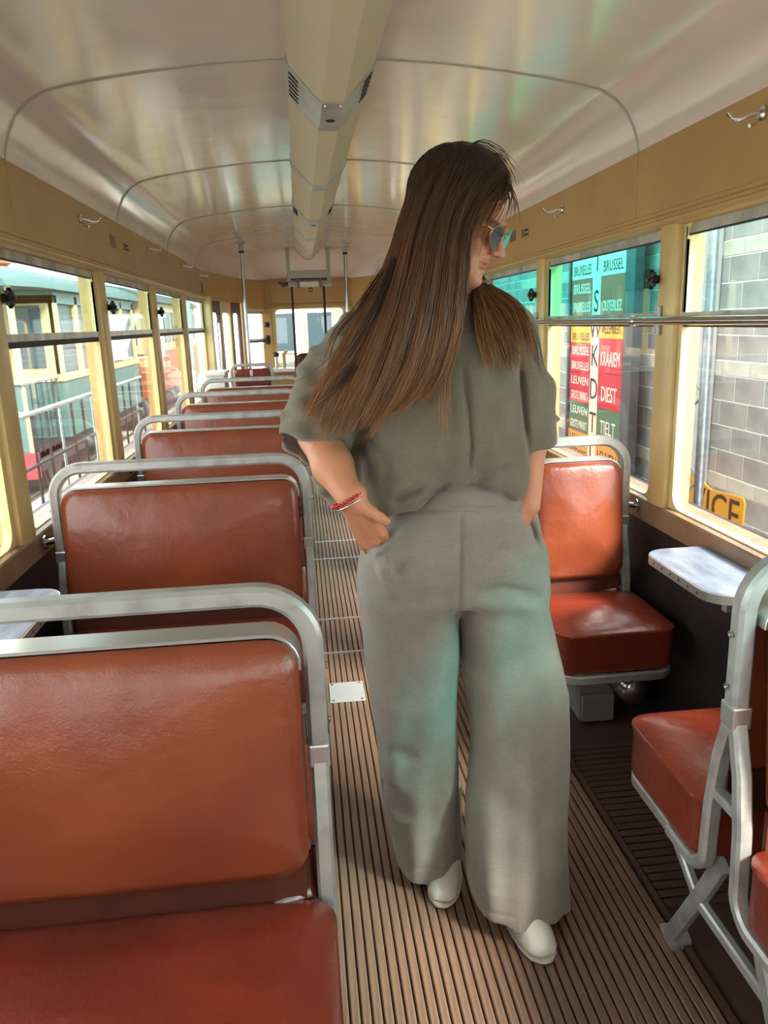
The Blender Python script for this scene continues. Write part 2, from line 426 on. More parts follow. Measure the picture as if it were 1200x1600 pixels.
def plaque(y, z, sgn, w, h, label, txt=None, m='plaque'):
    X = XC+sgn*1.0; t = thing('number_plate', label, 'plate', (X, y, z), 'small plates on the cantrail')
    a = -.003 if sgn > 0 else 0
    MB().box(a, a+.003, -w/2, w/2, -h/2, h/2, .0006).build('plate', m, t)
    if txt:
        u = Vector((0,-sgn,0)); n = Vector((-sgn,0,0))
        text('lettering', txt, 'ink_black', Vector((-sgn*.0035, sgn*w*.22, -h*.33)), u, Vector((0,0,1)), n, h*.95, t, width=w*.38)
        for k in (-1, .9):
            MB().box(-sgn*.0035-.0006, -sgn*.0035+.0006, min(-sgn*w*.42, -sgn*w*.04), max(-sgn*w*.42, -sgn*w*.04), k*h*.2-h*.1, k*h*.2+h*.1).build('fine_print', 'ink_black', t)
plaque(3.99,1.822,-1,.10,.055,'dark blank plate on the left cantrail beside a coat hook')
plaque(4.27,1.822,-1,.13,.05,'pale seat number plate on the left cantrail', '33', 'tan_paint')
plaque(4.15,1.822,1,.10,.055,'grey plate behind the sunglasses on the right cantrail')
plaque(3.93,1.815,1,.13,.055,'seat number plate reading 33 beside the sunglasses', '33', 'tan_paint')
plaque(7.50,1.76,-1,.14,.09,'square grey notice plate near the folding door')

# ---- right hand rail along the windows
hr = thing('window_handrail', 'brushed steel handrail running across the right windows', 'handrail', (1.10, 0, 1.385))
MB().tube([(0,Y0,0),(0,2.50,0)], .0125, 14).build('rail', 'steel', hr, True, 50)
MB().tube([(0,2.50,0),(0,4.9,0)], .0115, 14).build('rail', 'steel', hr, True, 50)
MB().lathe((0,2.485,0), (0,1,0), [(.0125,0),(.017,.002),(.017,.03),(.0125,.032)], 14).build('collar', 'chrome', hr, True, 40)
for k in range(1,6):
    y = PILL[k]+.08
    br = MB().box(.030, .042, y-.014, y+.014, -.045, .045, .003).build('bracket', 'aluminium', hr)
    MB().box(-.01, .036, y-.009, y+.009, -.011, .011, .003).build('bracket_arm', 'aluminium', hr)
    for z in (-.032,.032): MB().lathe((.031,y,z), (-1,0,0), [(.006,0),(.005,.003),(0,.003)], 8).build('screw', 'steel', br)

# ---- cab end
def seg_wall(name, p0, p1, z0, z1, m, parent, t=.05):
    u = Vector(p1)-Vector(p0); n = Vector((u.y,-u.x,0)).normalized()
    if n.dot(Vector(p0)-Vector((XC,6,0))) < 0: n = -n
    return MB().obox((p0[0],p0[1],z0), u, n*t, (0,0,z1-z0)).build(name, m, parent)
we = seg_wall('wall_cab_end', (XC-.506,YE,0), (XC+.506,YE,0), 1.60, 1.965, 'tan_paint', None); tag(we, kind='structure')
seg_wall('dash_panel', (XC-.506,YE,0), (XC+.506,YE,0), -.1, .90, 'tan_paint', we)
MB().box(XC-.44, XC+.44, YE-.012, YE, 1.66, 1.90, .003).build('destination_hatch', 'tan_paint', we)
MB().box(XC-.506, XC+.506, YE-.02, YE, 1.622, 1.64, .003).build('header_moulding', 'tan_paint', we)
for s in (-1,1):
    we_ = we if s < 0 else we_; we = bpy.data.objects.new('wall_cab_left' if s < 0 else 'wall_cab_right', None); COL.objects.link(we); tag(we, kind='structure')
    q0 = (XC+s*.746, YD, 0); q1 = (XC+s*.506, YE, 0); d0 = (XC+s*1.0, YT, 0)
    seg_wall('quarter_header', q0, q1, 1.60, 1.965, 'tan_paint', we); seg_wall('quarter_dash', q0, q1, -.1, .90, 'tan_paint', we)
    seg_wall('door_header', d0, q0, 1.66, 1.965, 'tan_paint', we)
    u = Vector(q1)-Vector(q0)
    MB().lathe((q0[0], q0[1], -.1), (0,0,1), [(.05,0),(.05,1.78)], 14).build('corner_post', 'cream_paint', we, True, 50)
    MB().box(XC+s*.506-.06, XC+s*.506+.06, YE-.035, YE+.04, .89, 1.61, .012).build('screen_post', 'tan_paint', we)
    MB().box(XC+s*1.0-.045, XC+s*1.0+.05, YT-.02, YT+.13, 0, 1.70, .012).build('door_post', 'cream_paint', we)
    wn = next_window(); n = Vector((s*abs(u.y), abs(u.x), 0)).normalized()
    window_unit(wn, Vector(q0), Vector(q1), n, .90, 1.60, 1.24, 'glass_clear', True, .03, .04, 'cream_paint', .03, .01)
    # folding door: three leaves
    dr = bpy.data.objects.new('door_%d' % (1 if s < 0 else 2), None); COL.objects.link(dr); dr['kind'] = 'structure'
    du = Vector(q0)-Vector(d0); dn = Vector((s*abs(du.y), abs(du.x), 0)).normalized(); L_ = du.length; du = du.normalized()
    for k in range(3):
        a = Vector(d0) + du*(.13+k*(L_-.19)/3); wk = (L_-.20)/3 - .012
        MB().ringframe(rrect(wk-.11, 1.1, .04, 5, wk/2, 1.0), sqmatch(wk, 1.66, 5, wk/2, .83), a+dn*.01, du, Vector((0,0,1)), dn*.03).build('door_leaf', 'door_brown' if k != 1 else 'cream_paint', dr, True, 40)
        MB().obox(a+dn*.02+du*.04+Vector((0,0,.4)), du*(wk-.08), dn*.004, (0,0,1.2)).build('pane', 'glass_clear', dr)
    MB().tube([Vector(d0)+du*.3+Vector((-s*.03,0,.95)), Vector(d0)+du*.3+Vector((-s*.03,0,1.45))], .012, 8).build('door_handle', 'chrome', dr, True, 50)
we = we_
wn = next_window()
window_unit(wn, Vector((XC-.446,YE,0)), Vector((XC+.446,YE,0)), Vector((0,1,0)), .90, 1.62, 1.2, 'glass_clear', False, .045, .05, 'cream_paint', .03, .005)
for z, r in ((1.42,.02),(1.27,.018),(1.22,.018)):
    b_ = thing('switch_button', {1.42:'upper black button on the cab window post',1.27:'middle black button on the cab window post',1.22:'lowest black button on the cab window post'}[z], 'button', (XC-.506, YE-.036, z), 'buttons on the cab post')
    MB().lathe((0,0,0), (0,-1,0), [(r*1.2,0),(r*1.2,.008),(r,.010),(r,.02),(r*.7,.024),(0,.024)], 16).build('button', 'knob_black', b_, True, 40)
    MB().box(-r*1.5, r*1.5, -.002, .001, -r*1.5, r*1.5).build('back_plate', 'frame_dark', b_)
plq = MB().box(XC-.80, XC-.66, YD+.02, YD+.024, 1.74, 1.79); 
# rear end wall behind the camera
wr_ = MB().box(XL-.05, XR+.05, Y0-.06, Y0, -.1, .90).build('wall_rear', 'tan_paint'); tag(wr_, kind='structure')
MB().box(XL-.05, XR+.05, Y0-.06, Y0, 1.62, 2.25).build('rear_header', 'tan_paint', wr_)
for x in (XL, -.20, .49, XR): MB().box(x-.06, x+.06, Y0-.06, Y0+.01, .89, 1.63, .01).build('rear_post', 'cream_paint', wr_)
for a, b in ((XL+.06,-.26),(-.14,.43),(.55,XR-.06)):
    wn = next_window(); window_unit(wn, Vector((a,Y0,0)), Vector((b,Y0,0)), Vector((0,-1,0)), .90, 1.62, 1.2, 'glass_clear', False, .03, .05, 'cream_paint', .03, .005)
# grab poles
for x, y, lab in ((-.475,7.515,'steel grab pole rising from the single seat on the left'), (.50,7.9,'pale grab pole on the right near the cab')):
    g = thing('grab_pole', lab, 'pole', (x, y, 0), 'floor to ceiling grab poles')
    MB().tube([(0,0,0),(0,0,2.15)], .017, 12).build('pole', 'steel', g, True, 50)
    MB().lathe((0,0,2.08), (0,0,1), [(.019,0),(.026,.01),(.026,.035),(.022,.04),(.022,.06),(.05,.065),(.05,.085)], 14).build('ceiling_socket', 'paint_grey', g, True, 40)
    MB().lathe((0,0,2.06), (0,0,1), [(.021,0),(.024,.002),(.024,.018),(.021,.02)], 14).build('rubber_collar', 'dark_rubber', g, True, 40)
    MB().lathe((0,0,-.005), (0,0,1), [(.045,0),(.045,.01),(.02,.02)], 14).build('floor_flange', 'steel', g, True, 40)
# destination gear with two hanging straps
gb = thing('winding_gear_box', 'grey metal winding box hung below the ceiling by the cab', 'gear box', (.145, 8.62, 1.88))
MB().box(-.20,.20,-.06,.06,.005,.085,.006).build('upper_box', 'paint_grey', gb)
MB().box(-.19,.19,-.05,.05,-.012,.004).build('wooden_lip', 'strap_brown', gb)
MB().tube([(-.22,-.02,-.05),(.24,-.02,-.05)], .034, 14).build('roller', 'paint_grey', gb, True, 50)
MB().box(-.10,.10,-.065,-.05,-.085,-.03,.003).build('white_label', 'white_paint', gb)
for x in (-.115,.125): MB().box(x-.012,x+.012,-.068,.0,-.095,0,.003).build('clamp', 'plaque', gb)
for x in (-.21,.215): MB().box(x-.02,x+.02,-.05,.03,-.02,.30).build('hanger', 'paint_grey', gb)
MB().tube([(-.22,-.02,-.05),(-.29,-.03,-.045),(-.32,-.05,-.03)], .02, 8, .008).build('crank', 'iron_black', gb, True, 50)
MB().lathe((-.27,-.06,-.06), (0,-1,0), [(.025,0),(.025,.02),(.0,.022)], 12).build('crank_wheel', 'frame_dark', gb, True, 40)
rp = []
for j in range(17): a = 2*PI*j/16; rp.append((.015+.018*math.cos(a), -.06, -.115+.018*math.sin(a)))
MB().tube(rp, .006, 6).build('pull_ring', 'strap_brown', gb, True, 50)
for x, lab in ((-.04,'dark brown strap hanging from the left end of the winding box'), (.30,'dark brown strap hanging from the right end of the winding box')):
    st = MB().box(-.013,.013,-.004,.004,-1.78,0,.001).build('hanging_strap', 'strap_brown'); st.location = (x, 8.58, 1.80); tag(st, lab, 'strap', 'hanging straps')

# ================================================================== seats
def pad(rings, ori, c):
    """stack of rounded rectangles (w, d, r, h) mapped by ori(a, b, h)"""
    mb = MB(); mb.rings([[ori(a, b, h) for a, b in rrect(w, d, r, 7, c[0], c[1])] for w, d, r, h in rings]); return mb
def grid_pad(w, d, r, edge, dome, T, ori, c, piping=0.):
    rg = [(w-.03, d-.03, r*.7, 0), (w-.006, d-.006, r, .006), (w, d, r, .02), (w, d, r, T-.022)]
    if piping: rg += [(w+piping, d+piping, r, T-.016), (w+piping, d+piping, r, T-.010)]
    rg += [(w-.006, d-.006, r, T-.006), (w-edge*.5, d-edge*.5, r*.9, T+dome*.15)]
    for k in range(1, 8):
        t = k/8; s = 1-t
        rg.append(((w-edge)*s+.01, (d-edge)*s+.01, r*.8*s+.005, T+dome*(.25+.75*math.sin(t*PI/2))))
    return pad(rg, ori, c)
def make_bench(x0, x1, label, group, aisle):
    """back-to-back bench, centre at y = 0: one silver frame with a hoop carries two backs and two seats"""
    B = thing('back_to_back_bench', label, 'bench', (0,0,0), group)
    xm = (x0+x1)/2; w = x1-x0; r = .09
    # hoop
    zt = .993; zb = .70; path = [(x0+.017,0,zb)]
    path += arc((x0+.017+r, zt-r), r, 180, 90, 8, lambda a, b: (a,0,b)) + arc((x1-.017-r, zt-r), r, 90, 0, 8, lambda a, b: (a,0,b)) + [(x1-.017,0,zb)]
    MB().sweep(path, (0,1,0), .034, .036).build('hoop', 'aluminium', B, True, 35)
    for x in (x0+.017, x1-.017):
        MB().box(x-.0185, x+.0185, -.021, .021, .685, .728, .004).build('hinge_block', 'trim_strip', B)
        for s in (-1, 1):
            p = [(x, s*.006, .70), (x, s*.035, .60), (x, s*.050, .50), (x, s*.054, .42)]
            p += arc((s*.114, .386), .06, 180 if s > 0 else 0, 270, 7, lambda a, b: (x, a, b))[1:] if s > 0 else arc((s*.114, .386), .06, 0, -90, 7, lambda a, b: (x, a, b))[1:]
            p += [(x, s*.20, .326)]
            MB().sweep(p, (1,0,0), .026, .030).build('side_arm', 'aluminium', B, True, 35)
        MB().box(x-.012, x+.012, -.05, .05, .515, .535, .004).build('tie_bar', 'aluminium', B)
        for z in (.86, .76): MB().lathe((x-(.019 if x == x0+.017 else -.019), .004, z), (-1 if x == x0+.017 else 1,0,0), [(.007,0),(.006,.003),(.003,.003),(0,.001)], 10).build('screw', 'steel', B)
    for s in (-1, 1):
        rr = .06; yf = s*.432
        p = [(x0+.017, s*.19, .326)]
        cx = [(x0+.017+rr, yf-s*rr), (x1-.017-rr, yf-s*rr)]
        p += [(cx[0][0]-rr*math.cos(t), cx[0][1]+s*rr*math.sin(t), .326) for t in [PI/2*i/6 for i in range(7)]]
        p += [(cx[1][0]+rr*math.sin(t), cx[1][1]+s*rr*math.cos(t), .326) for t in [PI/2*i/6 for i in range(7)]]
        p += [(x1-.017, s*.19, .326)]
        MB().sweep(p, (0,0,1), .018, .028).build('seat_rim', 'aluminium', B, True, 35)
        # seat cushion: rounded box with piping
        dep = .362; yc = s*(.068+dep/2)
        sc = grid_pad(w-.012, dep, .055, .10, .022, .142, lambda a, b, h: (a, b, .338+h), (xm, yc), .005).build('seat_cushion', 'leather_seat', B, True, 60)
        # reclined backrest cushion with metal strip on top
        H = .455
        def ori(a, b, h, s=s):                       # a across, b up the back, h thickness towards the sitter
            t = (b)/H; return (a, s*(.066-.052*t) + s*h*(.6+.4*min(1,t*3)), .530+b*.874)
        bk = grid_pad(w-.085, H, .05, .09, .016, .040, ori, (xm, H/2)).build('backrest', 'leather', B, True, 60)
        MB().obox((x0+.05, s*.060, .452), (w-.10,0,0), (0,s*.012,0), (0,-s*0,.095)).build('skirt_panel', 'leather_dark', B)
        MB().tube([(x1-.045,s*.06,.48),(x1-.13,s*.085,.462)], .009, 8).build('stay', 'aluminium', B, True, 50)
    wb = w-.085
    pth = [(xm-wb/2-.002,0,.8777)] + [(xm-wb/2+.05-.052*math.cos(t), 0, .8777+.054*math.sin(t)) for t in [PI/2*i/6 for i in range(1,7)]]
    pth += [(xm+wb/2-.05+.052*math.sin(t), 0, .8777+.054*math.cos(t)) for t in [PI/2*i/6 for i in range(7)]] + [(xm+wb/2+.002,0,.87)]
    MB().sweep(pth, (0,1,0), .006, .060).build('top_strip', 'trim_strip', B, True, 35)
    # crossed legs under both sides
    for x in ((x1-.05, xm-.1) if aisle > 0 else (x0+.05,)):
        for s in (-1, 1):
            MB().sweep([(x, s*.055, .345), (x, s*.125, .21), (x, s*.235, .012)], (1,0,0), .036, .022).build('leg', 'aluminium', B, True, 35)
            MB().prism([(-.022,-.04),(.03,-.03),(.036,.0),(.024,.03),(-.018,.03),(-.024,0)], (x+.012, s*.245, -.006), (1,0,0), (0,s,0), (0,0,.016)).build('foot', 'aluminium', B)
        MB().sweep([(x,-.30,.318),(x,-.125,.20),(x,.125,.20),(x,.30,.318)], (1,0,0), .026, .020).build('cross_brace', 'aluminium', B, True, 35)
    # wall bracket on the window side
    xw = x0 if aisle > 0 else x1; d = -1 if aisle > 0 else 1
    br = MB().tube([(xw-d*.01,.0,.765),(xw+d*.03,.0,.757)], .010, 10).build('wall_bracket', 'steel', B, True, 50)
    MB().lathe((xw+d*.026,0,.757), (d,0,0), [(.010,0),(.024,.002),(.024,.007)], 14).build('bracket_flange', 'steel', br, True, 40)
    return B
LN = ['nearest of the wide red-brown benches on the left, seat cushion at the bottom edge',
      'second wide red-brown bench from the camera on the left', 'third wide red-brown bench from the camera on the left',
      'fourth wide red-brown bench from the camera on the left', 'farthest wide red-brown bench on the left, before the single seat']
bl = make_bench(-.812, .012, LN[0], 'wide left benches', 1); bl.location = (0, 1.18, 0)
for k in range(1,5):
    c = copy_tree(bl); c.location = (0, 1.18+1.3*k, 0); c['label'] = LN[k]
RN = ['narrow red-brown bench cut off by the right edge of the photo', 'narrow red-brown bench behind the right leg, facing the camera by the small table',
      'narrow red-brown bench hidden behind the person on the right', 'farthest narrow red-brown bench on the right']
brr = make_bench(.725, 1.112, RN[0], 'narrow right benches', -1); brr.location = (0, 1.18, 0)
for k in range(1,4):
    c = copy_tree(brr); c.location = (0, 1.18+1.3*k+(.035 if k == 1 else 0), 0); c['label'] = RN[k]

# single conductor seat near the door
S = thing('conductor_seat', 'small red seat with a white hoop at the far end of the left row', 'seat', (-.455, 7.46, 0))
p = [(-.19,0,.30)] + arc((-.13,.995), .06, 180, 90, 6, lambda a, b: (a,0,b)) + arc((.13,.995), .06, 90, 0, 6, lambda a, b: (a,0,b)) + [(.19,0,.30)]
MB().sweep(p, (0,1,0), .03, .03).build('hoop', 'aluminium', S, True, 35)
mat('leather_maroon', srgb(122,44,36), .4)
grid_pad(.335, .44, .04, .08, .015, .04, lambda a, b, h: (a, -.01-h, .58+b), (0,.22)).build('backrest', 'leather_maroon', S, True, 60)
MB().box(-.014,.014,-.065,-.05,.955,1.01,.004).build('strap_loop', 'white_paint', S)
grid_pad(.36, .36, .05, .1, .02, .10, lambda a, b, h: (a, b, .40+h), (0,-.22)).build('seat_cushion', 'leather_seat', S, True, 60)
for x in (-.17,.17): MB().box(x-.015,x+.015,-.38,-.03,.37,.40).build('seat_rail', 'aluminium', S)
MB().tube([(0,-.2,0),(0,-.2,.40)], .03, 12).build('pedestal', 'aluminium', S, True, 50)
S2 = thing('driver_chair', 'dark brown padded driver chair beyond the hair on the cab side', 'chair', (.12, 8.78, 0))
grid_pad(.36, .55, .10, .1, .02, .07, lambda a, b, h: (a, -h, .55+b), (0,.275)).build('backrest', 'leather_dark', S2, True, 60)
grid_pad(.38, .25, .06, .1, .02, .10, lambda a, b, h: (a, b, .45+h), (0,.145)).build('seat_cushion', 'leather_dark', S2, True, 60)
MB().tube([(0,.14,0),(0,.14,.45)], .035, 12).build('pedestal', 'iron_black', S2, True, 50)
# driver's desk and the white cabinet
dk = thing('driver_desk', 'white topped driver desk under the far windscreen', 'desk', (-.13, 9.3, 0))
MB().box(-.215,.58,-.20,.13,.88,.92,.006).build('desk_top', 'white_paint', dk)
MB().box(-.20,.56,-.10,.12,0,.88,.006).build('desk_body', 'tan_paint', dk)
ct = MB().tube([(-.14,-.1,.92),(-.14,-.1,1.05)], .018, 10).build('controller_stem', 'chrome', dk, True, 50)
MB().lathe((-.14,-.1,1.05), (0,0,1), [(.02,0),(.035,.01),(.035,.05),(.02,.06),(0,.06)], 12).build('controller_knob', 'knob_black', ct, True, 40)
MB().tube([(-.05,-.05,.92),(-.05,-.05,1.08),(-.01,-.06,1.12)], .02, 8).build('brake_handle', 'tram_cream', dk, True, 50)
cb = thing('white_cabinet', 'white box cabinet beside the far left window', 'cabinet', (-.735, 7.12, 0))
MB().box(-.09,.075,-.22,.16,0,1.0,.006).build('cabinet_body', 'white_paint', cb)
MB().box(-.095,.088,-.25,.18,1.0,1.03,.008).build('cabinet_lid', 'white_paint', cb)
MB().box(.075,.081,-.19,.13,.1,.9,.004).build('cabinet_door', 'paint_grey', cb)

# window tables
def table(y, sgn, label):
    T = thing('window_table', label, 'table', (XC+sgn*1.0, y, .722), 'small tables under the windows')
    pl = []
    w, d = .195, .40
    pl = [(0.012,-d/2-.0),(0.012,d/2)]
    pl += [(-(w-.07)-.07*math.sin(t), d/2-.07+.07*math.cos(t)) for t in [PI/2*i/7 for i in range(8)]]
    pl += [(-(w-.07)-.07*math.cos(t), -d/2+.07-.07*math.sin(t)) for t in [PI/2*i/7 for i in range(8)]]
    q = [(sgn*a, b) for a, b in pl]
    MB().prism(q, (0,0,.002), (1,0,0), (0,1,0), (0,0,.022)).build('table_top', 'laminate', T)
    e = [(sgn*(a-.002 if a < 0 else a), b*1.006, .011) for a, b in pl[1:] + pl[:1]]
    ed = MB().sweep(e, (0,0,1), .004, .024).build('edge_strip', 'trim_strip', T, True, 35)
    for b in (-.16,-.1,-.04,.02,.08,.14): MB().lathe((-sgn*(w+.003), b*.8, .011), (-sgn,0,0), [(.0045,0),(.004,.002),(0,.002)], 8).build('screw', 'plaque', ed)
    MB().box(min(sgn*.012,-sgn*.05), max(sgn*.012,-sgn*.05), -.012, .012, -.10, .002, .003).build('table_bracket', 'aluminium', T)
table(1.84, 1, 'small marbled table with a riveted metal edge below the right window')
table(1.84, -1, 'small marbled table at the left edge between the first two benches')
table(3.14, -1, 'small marbled table behind the second left bench')

# heater under the right seat
ht = thing('floor_heater', 'grey perforated heater under the narrow right bench', 'heater', (.985, 2.62, .03))
mh = mat('perforated', srgb(140,138,130), .45, .3)
n = mh.node_tree.nodes; L = mh.node_tree.links; p_ = n['Principled BSDF']
tc = n.new('ShaderNodeTexCoord'); sx = n.new('ShaderNodeSeparateXYZ'); L.new(tc.outputs['Object'], sx.inputs[0])
def mth(op, a, b=None):
    q = n.new('ShaderNodeMath'); q.operation = op
    for i, v in enumerate((a, b)):
        if v is None: continue
        if isinstance(v, (int,float)): q.inputs[i].default_value = v
        else: L.new(v, q.inputs[i])
    return q.outputs[0]
fy = mth('ABSOLUTE', mth('SUBTRACT', mth('FRACT', mth('MULTIPLY', sx.outputs[1], 70)), .5)); fz = mth('ABSOLUTE', mth('SUBTRACT', mth('FRACT', mth('MULTIPLY', sx.outputs[2], 70)), .5))
d2 = mth('ADD', mth('MULTIPLY', fy, fy), mth('MULTIPLY', fz, fz)); hole = mth('LESS_THAN', d2, .08)
mx = n.new('ShaderNodeMix'); mx.data_type = 'RGBA'; mx.inputs[6].default_value = srgb(150,148,140); mx.inputs[7].default_value = srgb(22,20,20)
L.new(hole, mx.inputs[0]); L.new(mx.outputs[2], p_.inputs['Base Color'])
pr = [(-.06,-.03),(.06,-.03),(.06,.12)] + [(.06*math.cos(t), .12+.06*math.sin(t)) for t in [PI*i/10 for i in range(1,10)]] + [(-.06,.12)]
MB().rings([[(a,-.2,b) for a, b in pr], [(a,.30,b) for a, b in pr]]).build('cover', mh, ht, True, 40)
MB().rings([[(a*1.03,-.206,b*1.01) for a, b in pr], [(a*1.03,-.198,b*1.01) for a, b in pr]]).build('end_plate', 'heater_grey', ht)
MB().box(-.058,.058,-.225,-.206,-.03,.07,.004).build('terminal_box', 'heater_grey', ht)
for a, b in ((-.03,.13),(.03,.13),(0,.165)): MB().lathe((a,-.206,b), (0,-1,0), [(.005,0),(.004,.003),(0,.003)], 8).build('screw', 'iron_black', ht)
cy = thing('air_cylinder', 'polished metal cylinder lying under the narrow right bench', 'cylinder', (1.075, 2.60, .16))
MB().lathe((0,-.32,0), (0,1,0), [(.0,0),(.03,.004),(.05,.016),(.055,.04),(.055,.5),(.05,.53),(0,.54)], 20).build('drum', 'steel', cy, True, 50)
MB().lathe((0,-.2,0), (0,1,0), [(.0575,0),(.0575,.02)], 20).build('clamp_band', 'iron_black', cy, True, 40)
MB().box(-.05,.05,-.03,.03,-.16,-.05,.004).build('cradle', 'iron_black', cy)

# ================================================================== outside
GZ = -.82
gr = MB().box(-40, 30, -25, 80, GZ-.2, GZ).build('ground', 'ground'); tag(gr, kind='structure')
# block wall on the right: grey courses with thinner pale bands
bw = thing('block_wall', 'grey concrete block wall with pale bands outside the right windows', 'wall', (3.4, 0, GZ))
MB().box(.004, .30, 1.0, 20.0, 0, 4.4).build('mortar_bed', 'mortar', bw)
gm = MB().box(0, .05, .005, .395, .005, .195, .003).mesh('block'); pm = MB().box(-.004, .05, .005, .395, .005, .115, .003).mesh('pale_block')
gm.materials.append(MATS['block_grey']); pm.materials.append(MATS['block_pale'])
rows = []; z = 0.; k = 0
while z < 4.3:
    if k % 5 == 4: rows.append((z, pm, .12)); z += .12
    else: rows.append((z, gm, .20)); z += .20
    k += 1
cand = []
for ri, (z, me, h) in enumerate(rows):
    for j in range(48):
        y = 1.0 + .4*j + (.2 if ri % 2 else 0)
        if y > 19.6: continue
        vis = (3.9 < y < 14.5) and (-.45 < z+GZ < 2.5)
        cand.append((0 if vis else 1, y + abs(z+GZ-1.2)*.5, y, z, me))
cand.sort(key=lambda c: c[:2]); rest = MB()
for i, (vis, _, y, z, me) in enumerate(cand):
    if i < 300:
        o = link('block', me, None, bw); o.location = (0, y, z)
    else:
        h = .115 if me is pm else .195
        rest.box(0, .05, y+.005, y+.395, z+.005, z+h)
ro = rest.build('far_blocks', 'block_grey', bw); ro['kind'] = 'stuff'
cl = thing('concrete_column', 'pale smooth column standing against the block wall', 'column', (3.30, 6.23, GZ))
MB().box(-.06, .095, -.13, .13, 0, 4.4, .01).build('shaft', 'column_grey', cl); MB().box(-.09, .095, -.16, .16, 0, .12, .01).build('plinth', 'column_grey', cl)
# lattice mast
ms = thing('lattice_mast', 'galvanised lattice mast with zigzag rods outside the right window', 'mast', (2.2, 4.05, GZ))
MB().tube([(0,-.03,0),(0,.03,4.3)], .027, 12).build('tube', 'galvanised', ms, True, 50)
MB().tube([(-.03,.32,0),(-.03,.38,4.3)], .020, 10).build('tube', 'galvanised', ms, True, 50)
zz = []
for i in range(18): zz.append((.0 if i % 2 else -.03, (-.02 if i % 2 else .31)+.06*i*.24/4.3, .1+i*.24))
for a, b in zip(zz[:-1], zz[1:]): MB().tube([a, b], .007, 6).build('zigzag_rod', 'galvanised', ms, True, 50)
MB().box(-.08,.08,-.08,.40,0,.02).build('base_plate', 'galvanised', ms)
# SERVICE sign, arrow shaped
sv = thing('service_sign', 'yellow arrow sign lettered SERVICE leaning outside the right window', 'sign', (2.6, 4.72, .14))
pl = [(.66,.02),(.66,.10),(.645,.16),(.36,.18),(.26,.34),(.20,.40),(.16,.32),(.06,.20),(-.44,.195),(-.475,.18),(-.485,.15),(-.47,-.16),(-.45,-.18),(.66,-.18)]
pl = [(.66,-.13),(.66,.10),(.27,.11),(.22,.16),(.17,.205),(.12,.215),(.05,.20),(-.02,.165),(-.10,.145),(-.44,.172),(-.472,.165),(-.487,.135),(-.475,-.10),(-.455,-.13)]
MB().prism(pl, (0,0,0), (0,1,0), (0,0,1), (.012,0,0)).build('panel', 'sign_yellow', sv)
text('lettering', 'SERVICE', 'ink_black', (-.0015,.06,-.045), (0,-1,0), (0,0,1), (-1,0,0), .27, sv, width=1.0)
for y in (-.3,.4): MB().tube([(.03,y,.05),(.03,y,GZ-.12)], .02, 8).build('post', 'galvanised', sv, True, 50)
# destination blinds
db = thing('destination_blind_board', 'tall board of coloured destination blinds lettered Brussel, Leuven, Diest and Tielt', 'sign board', (3.22, 8.3, 0))
MB().box(.02,.06,-1.0,.88,-.55,2.75,.005).build('backing', 'frame_dark', db)
MB().box(-.03,.06,-1.02,-.80,-.55,2.75,.006).build('side_frame', 'frame_dark', db); MB().box(-.02,.06,.80,.86,-.55,2.75,.006).build('side_frame', 'frame_dark', db)
rowsL = [(-.55,-.25,'sign_orange','ink_black',['DIEST']),(-.25,.08,'sign_orange','ink_black',['LEUVEN','GROTE MARKT']),(.08,.42,'sign_green','ink_white',['LEUVEN','GROTE MARKT']),(.42,.76,'sign_red','ink_white',['LEUVEN','GROTE MARKT']),
         (.76,1.10,'sign_red','ink_white',['BRUSSEL','BRUXELLES']),(1.10,1.40,'sign_yellow','ink_black',['BRUSSEL','BRUXELLES']),(1.40,1.80,'sign_rust','ink_white',['BRUSSEL','BRUXELLES']),(1.80,2.2,'sign_cream','ink_black',['BRUSSEL','BRUXELLES']),(2.2,2.7,'sign_cream','ink_black',['BRUSSEL','BRUXELLES'])]
rowsR = [(-.55,-.25,'sign_orange','ink_black',['DIEST']),(-.25,.08,'sign_orange','ink_black',['LEUVEN']),(.08,.42,'sign_green','ink_white',['TIELT']),(.42,.80,'sign_red','ink_white',['DIEST']),
         (.80,1.16,'sign_red','ink_white',['KRAAIEM']),(1.16,1.40,'sign_yellow','ink_black',['WEZEMBEEK']),(1.40,1.80,'sign_rust','ink_white',['','OUTERLEZ']),(1.80,2.2,'sign_cream','ink_black',['','BRUSSEL']),(2.2,2.7,'sign_cream','ink_black',['BRUSSEL'])]
u = Vector((0,-1,0)); v = Vector((0,0,1)); nn = Vector((-1,0,0))
for rr, yc, wd in ((rowsL,.45,.66),(rowsR,-.42,.62)):
    for z0, z1, m_, ink, tx in rr:
        f = MB().box(0,.022,yc-wd/2,yc+wd/2,z0+.002,z1-.002).build('blind_panel', m_, db)
        h = (z1-z0)/max(1,len(tx))
        for i, s in enumerate(tx):
            if s: text('lettering', s, ink, (-.001, yc, z1-h*(i+1)+h*.22), u, v, nn, h*.78 if len(tx) > 1 else h*.6, f, width=wd*(.82 if len(s) > 5 else .66))
st = MB().box(-.004,.022,-.11,.12,-.55,2.7).build('letter_strip', 'sign_cream', db)
for s, z in (('I',-.42),('L',-.18),('T',.13),('D',.50),('K',.86),('W',1.16),('S',1.44),('I',1.86),('N',2.2)):
    text('letter', s, 'ink_black', (-.005, .0, z), u, v, nn, .33, st)
